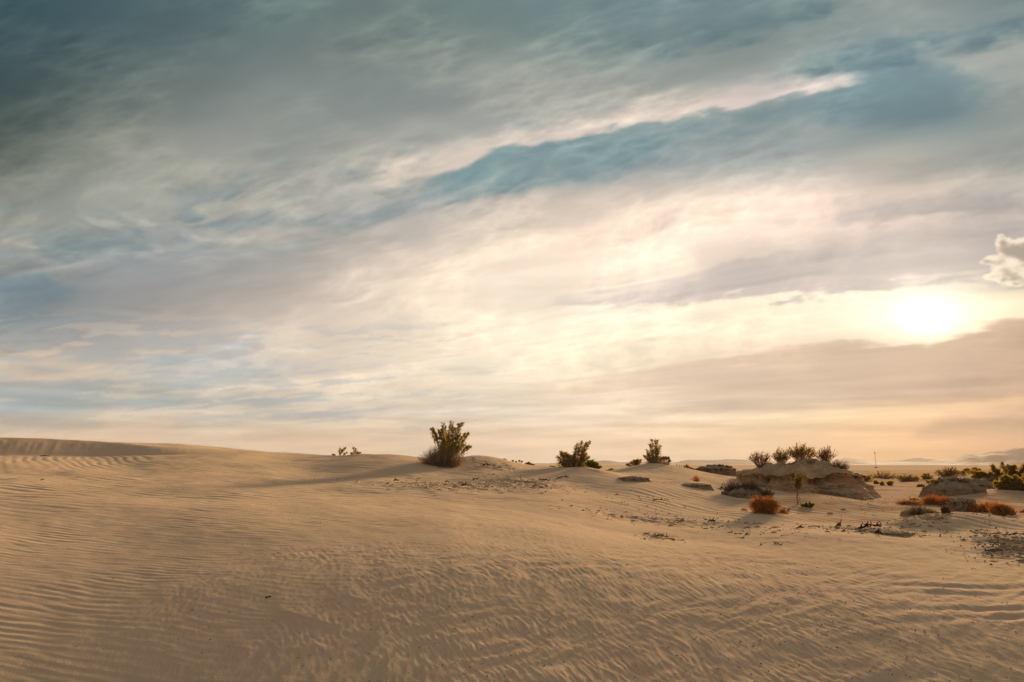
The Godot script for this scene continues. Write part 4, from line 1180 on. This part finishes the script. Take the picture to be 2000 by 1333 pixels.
	var nth := ["first", "second", "third", "fourth", "fifth", "sixth", "seventh", "eighth", "ninth", "tenth", "eleventh", "twelfth", "thirteenth", "fourteenth", "fifteenth", "sixteenth", "seventeenth", "eighteenth", "nineteenth", "twentieth"]
	for k in 20:
		var u := 1650.0 + 14.5 * k + rng.randf_range(-6.0, 6.0)
		var r := rng.randf_range(52.0, 105.0) if u < 1890.0 else rng.randf_range(60.0, 130.0)
		o = base_at("scrub_clump", u, r, 0.05); s = px(u, r)
		stem = Geo.new(); leaf = Geo.new()
		var w := rng.randf_range(9.0, 20.0); var hh := rng.randf_range(5.0, 10.0)
		tangle(stem, w * 0.5 * s, hh * s, w * 0.4 * s, 120, TWIG, TWIG, 0.016)
		switch_shrub(stem, leaf, w * 0.5 * s, hh * s, w * 0.4 * s, 12, TWIG, DRAB.lerp(OLIVE, rng.randf()), 0.8, 0.12, 0.015)
		finish(o, stem, leaf, "low brown scrub clump, %s in the far belt counting from the hummock" % nth[k], "brush", "far scrub belt")
	o = base_at("dry_bush", 1850.0, 78.0, 0.05); s = px(1850.0, 78.0)
	stem = Geo.new(); leaf = Geo.new()
	switch_shrub(stem, leaf, 28 * s, 25 * s, 1.2, 120, Color(0.25, 0.17, 0.10), Color(0.22, 0.16, 0.07), 0.3, 0.12, 0.014)
	finish(o, stem, leaf, "tall grey dry bush at the right end of the far row", "shrub")
	for q in [[1890.0, 120.0, 22.0, 9.0, "small far shrub left of the big dark shrubs"], [1866.0, 125.0, 16.0, 6.0, "tiny far shrub behind the tall dry bush"], [1905.0, 135.0, 14.0, 9.0, "tiny far shrub on the skyline by the dark shrubs"]]:
		leafy_bush("far_shrub", q[0], q[1], 908.0, [[q[0] - q[2] * 0.3, 908.0 - q[3] * 0.8, 8], [q[0], 908.0 - q[3], 9], [q[0] + q[2] * 0.3, 908.0 - q[3] * 0.7, 8]], DRAB, q[4], 0.4, [], INF, "", 0.2)
	# big dark shrubs at the right edge
	var tips := []
	for k in 46:
		var x := rng.randf_range(1906.0, 2040.0)
		tips.append([x, 934.0 - rng.randf_range(10.0, 42.0) * (0.55 + 0.45 * ss(1905.0, 1960.0, x)) - 6.0 * sin(x * 0.11), 11.0])
	leafy_bush("dark_shrub", 1972.0, 56.0, 934.0, tips, OLIVE.lerp(DRAB, 0.4), "wide dark shrub on the skyline at the right edge", 1.0, [], INF, "", 0.10)
	tips = []
	for k in 44:
		var x := rng.randf_range(1948.0, 2050.0)
		tips.append([x, 966.0 - rng.randf_range(8.0, 40.0) * (0.5 + 0.5 * ss(1945.0, 1975.0, x)), 10.0])
	leafy_bush("dark_shrub", 1998.0, 37.5, 966.0, tips, OLIVE.lerp(DRAB, 0.4), "dense dark shrub lower on the slope at the right edge", 1.1, [50, 26, 300, DEAD, DEAD, 1998.0], INF, "", 0.075)
	leafy_bush("low_bush", 1778.0, 33.0, 944.0, [[1772, 940, 5], [1778, 939, 6], [1784, 941, 5]], DRAB, "tiny bush in the open sand right of the hummock", 0.4)
	leafy_bush("low_bush", 1683.0, 36.0, 950.0, [[1677, 944, 5], [1683, 941, 6], [1689, 943, 5]], DRAB.lerp(GREEN, 0.4), "tiny green bush on the sand right of the hummock foot", 0.4)
	print("plants ", Time.get_ticks_msec())

# ---------------------------------------------------------------- dead wood and litter
func dead_wood(called: String, u: float, r: float, w: float, h: float, n: int, label: String, group := "", col := Color(0.06, 0.042, 0.03)) -> void:
	var o := base_at(called, u, r, 0.01)
	var s := px(u, r)
	var main := Geo.new(); var side := Geo.new()
	var a := Vector3(-w * 0.5 * s, 0.01, rng.randf_range(-0.1, 0.1))
	var e := Vector3(w * 0.5 * s, h * 0.5 * s * rng.randf(), rng.randf_range(-0.1, 0.1))
	var m := a.lerp(e, 0.45) + Vector3(0, h * s * 0.4, 0)
	var th := clampf(h * s * 0.16, 0.010, 0.03)
	main.tube([a, a.lerp(m, 0.5) + rv() * th, m, m.lerp(e, 0.5) + rv() * th, e], th, th * 0.5, col, col, 5)
	for k in n:
		var p := a.lerp(e, rng.randf()) + Vector3(0, h * s * 0.15, 0)
		var d := Vector3(rng.randf_range(-0.7, 0.7), rng.randf_range(0.2, 1.0), rng.randf_range(-0.6, 0.6)).normalized()
		var l := h * s * rng.randf_range(0.4, 1.0)
		side.tube([p - d * l * 0.15, p + d * l * 0.5 + rv() * l * 0.12, p + d * l], th * 0.6, th * 0.25, shade(col, 0.3), shade(col, 0.3), 4)
	part(o, "branch", main, twig_mat())
	part(o, "side_twigs", side, twig_mat(), "stuff")
	tag(o, label, "dead wood", group)

func build_litter() -> void:
	rng.seed = 99
	for q in [[1629.5, 18.4, 7.0, 13.0, 4, "short forked reddish stump standing in the sand"], [1688.0, 17.9, 40.0, 13.0, 16, "tangle of black dead branches right of the stump"], [1703.0, 17.2, 9.0, 12.0, 3, "small upright twig at the right end of the black branches"], [1524.0, 21.3, 24.0, 9.0, 6, "black branch lying right of the tumbleweed"], [1099.0, 24.8, 26.0, 8.0, 5, "black forked branch on the ridge slope above the ripples"], [1285.0, 20.9, 24.0, 6.0, 4, "thin dark branch lying on the smooth lee slope"], [1384.0, 17.6, 12.0, 9.0, 5, "black twig clump left of the tumbleweed's foot"], [1554.0, 17.3, 14.0, 8.0, 5, "black twig pair left of the stump"], [1452.0, 15.6, 8.0, 6.0, 5, "lone black clod of twigs on the rippled sand"], [1287.0, 14.6, 24.0, 8.0, 8, "black twigs on a little heap in the middle foreground"], [775.0, 22.6, 10.0, 7.0, 4, "black stub at the left of the twig field"], [906.0, 21.2, 10.0, 9.0, 4, "black upright stub in the middle of the twig field"], [873.0, 23.0, 9.0, 6.0, 4, "dark stub below the tall feathery shrub"], [929.0, 23.4, 9.0, 7.0, 4, "dark stub right of the one below the tall shrub"], [1062.0, 24.2, 22.0, 8.0, 7, "row of dark twigs at the right end of the twig field"], [950.0, 26.8, 16.0, 9.0, 8, "reddish dead twigs on the shoulder right of the tall shrub"], [975.0, 26.6, 12.0, 5.0, 4, "dark twig low on the ridge shoulder"], [1952.0, 21.8, 22.0, 12.0, 5, "dark stump with a long root at the foot of the orange grass"], [1905.0, 18.8, 26.0, 6.0, 4, "dark stick on the rough slope at the right"], [1930.0, 18.2, 24.0, 6.0, 4, "dark stick, second on the rough slope at the right"], [1972.0, 18.4, 30.0, 7.0, 4, "dark long stick near the right edge"], [1922.0, 15.8, 30.0, 6.0, 5, "dark stick above the hollow at the right edge"], [85.0, 30.8, 16.0, 5.0, 5, "black twigs at the foot of the left dune's slip face"], [86.0, 21.5, 6.0, 4.0, 3, "single black twig on the rippled sand at far left"], [1408.0, 26.8, 10.0, 12.0, 3, "bent dark root left of the dark mound"], [1476.0, 26.3, 9.0, 22.0, 2, "pale bare stick rising from the dark mound"], [1510.0, 14.7, 14.0, 6.0, 5, "black twigs on bare sand between heap and stump"], [1478.0, 14.5, 6.0, 5.0, 3, "short black twig on bare sand left of its pair"], [540.0, 9.9, 10.0, 3.0, 2, "small dark twig on the smooth slope at the lower left"], [1205.0, 21.6, 9.0, 4.0, 3, "small dark twig on the bright rippled slope"]]:
		dead_wood("dead_branch", q[0], q[1], q[2], q[3], q[4], q[5], "dead wood on the sand", Color(0.20, 0.085, 0.05) if q[5].contains("reddish") else (Color(0.30, 0.2, 0.13) if q[5].contains("pale") else Color(0.06, 0.042, 0.03)))
	# strewn scraps nobody could count
	var names := ["twig field below the ridge", "scraps along the middle slope", "scraps on the rough slope at the right", "specks over the open foreground"]
	var sets := [[[880.0, 21.4, 150.0, 1.6, 420], [1030.0, 22.8, 80.0, 1.7, 260], [975.0, 27.0, 45.0, 1.2, 60]], [[1290.0, 17.4, 190.0, 0.9, 170], [1285.0, 14.5, 40.0, 0.45, 60], [1250.0, 20.0, 120.0, 2.0, 50], [1480.0, 16.5, 120.0, 1.2, 70]], [[1690.0, 17.8, 100.0, 0.9, 260], [1950.0, 16.8, 75.0, 2.2, 420], [1800.0, 20.0, 60.0, 1.6, 160], [1740.0, 28.0, 150.0, 6.0, 160], [1900.0, 22.0, 70.0, 1.6, 160]], [[1000.0, 9.0, 700.0, 3.0, 420], [1700.0, 9.5, 300.0, 2.5, 260], [1250.0, 7.0, 500.0, 1.6, 150], [250.0, 21.0, 250.0, 3.5, 60]]]
	for k in sets.size():
		var g := Geo.new(); var cl := Geo.new()
		for f in sets[k]:
			for i in f[4]:
				var u: float = f[0] + rng.randfn() * f[2] * 0.55
				var r: float = clampf(f[1] + rng.randfn() * f[3] * 0.55, 4.5, 40.0)
				var p := spot(u, r)
				var d := Vector3(rng.randfn(), rng.randf_range(0.0, 0.5), rng.randfn()).normalized()
				var sc := 1.0 if k < 3 else 0.45
				var c := shade(Color(0.11, 0.075, 0.05), 0.5)
				if rng.randf() < 0.5:
					var l := rng.randf_range(0.03, 0.13) * sc
					g.tube([p - d * l * 0.4 + Vector3(0, 0.004, 0), p + rv() * l * 0.1 + Vector3(0, 0.014 * sc, 0), p + d * l * 0.6], 0.006 * sc, 0.003 * sc, c, c, 3)
				elif rng.randf() < 0.55 or k == 3:
					var q := rng.randf_range(0.010, 0.028) * sc
					g.lump(p + Vector3(0, q * 0.2, 0), Vector3(q, q * 0.8, q * 0.8), rng.randf() * TAU, c, rng)
				else:
					var q := rng.randf_range(0.03, 0.10)
					cl.lump(p, Vector3(q, q * 0.35, q * 0.6), rng.randf() * TAU, shade(Color(0.36, 0.25, 0.165), 0.25), rng)
		var o := Node3D.new()
		o.name = numbered("twig_litter"); add_child(o)
		part(o, "twigs", g, twig_mat(), "stuff")
		if cl.P.size(): part(o, "crust_flakes", cl, crust_material(), "stuff")
		tag(o, "dark " + names[k], "litter", "", "stuff")
	print("done ", Time.get_ticks_msec())
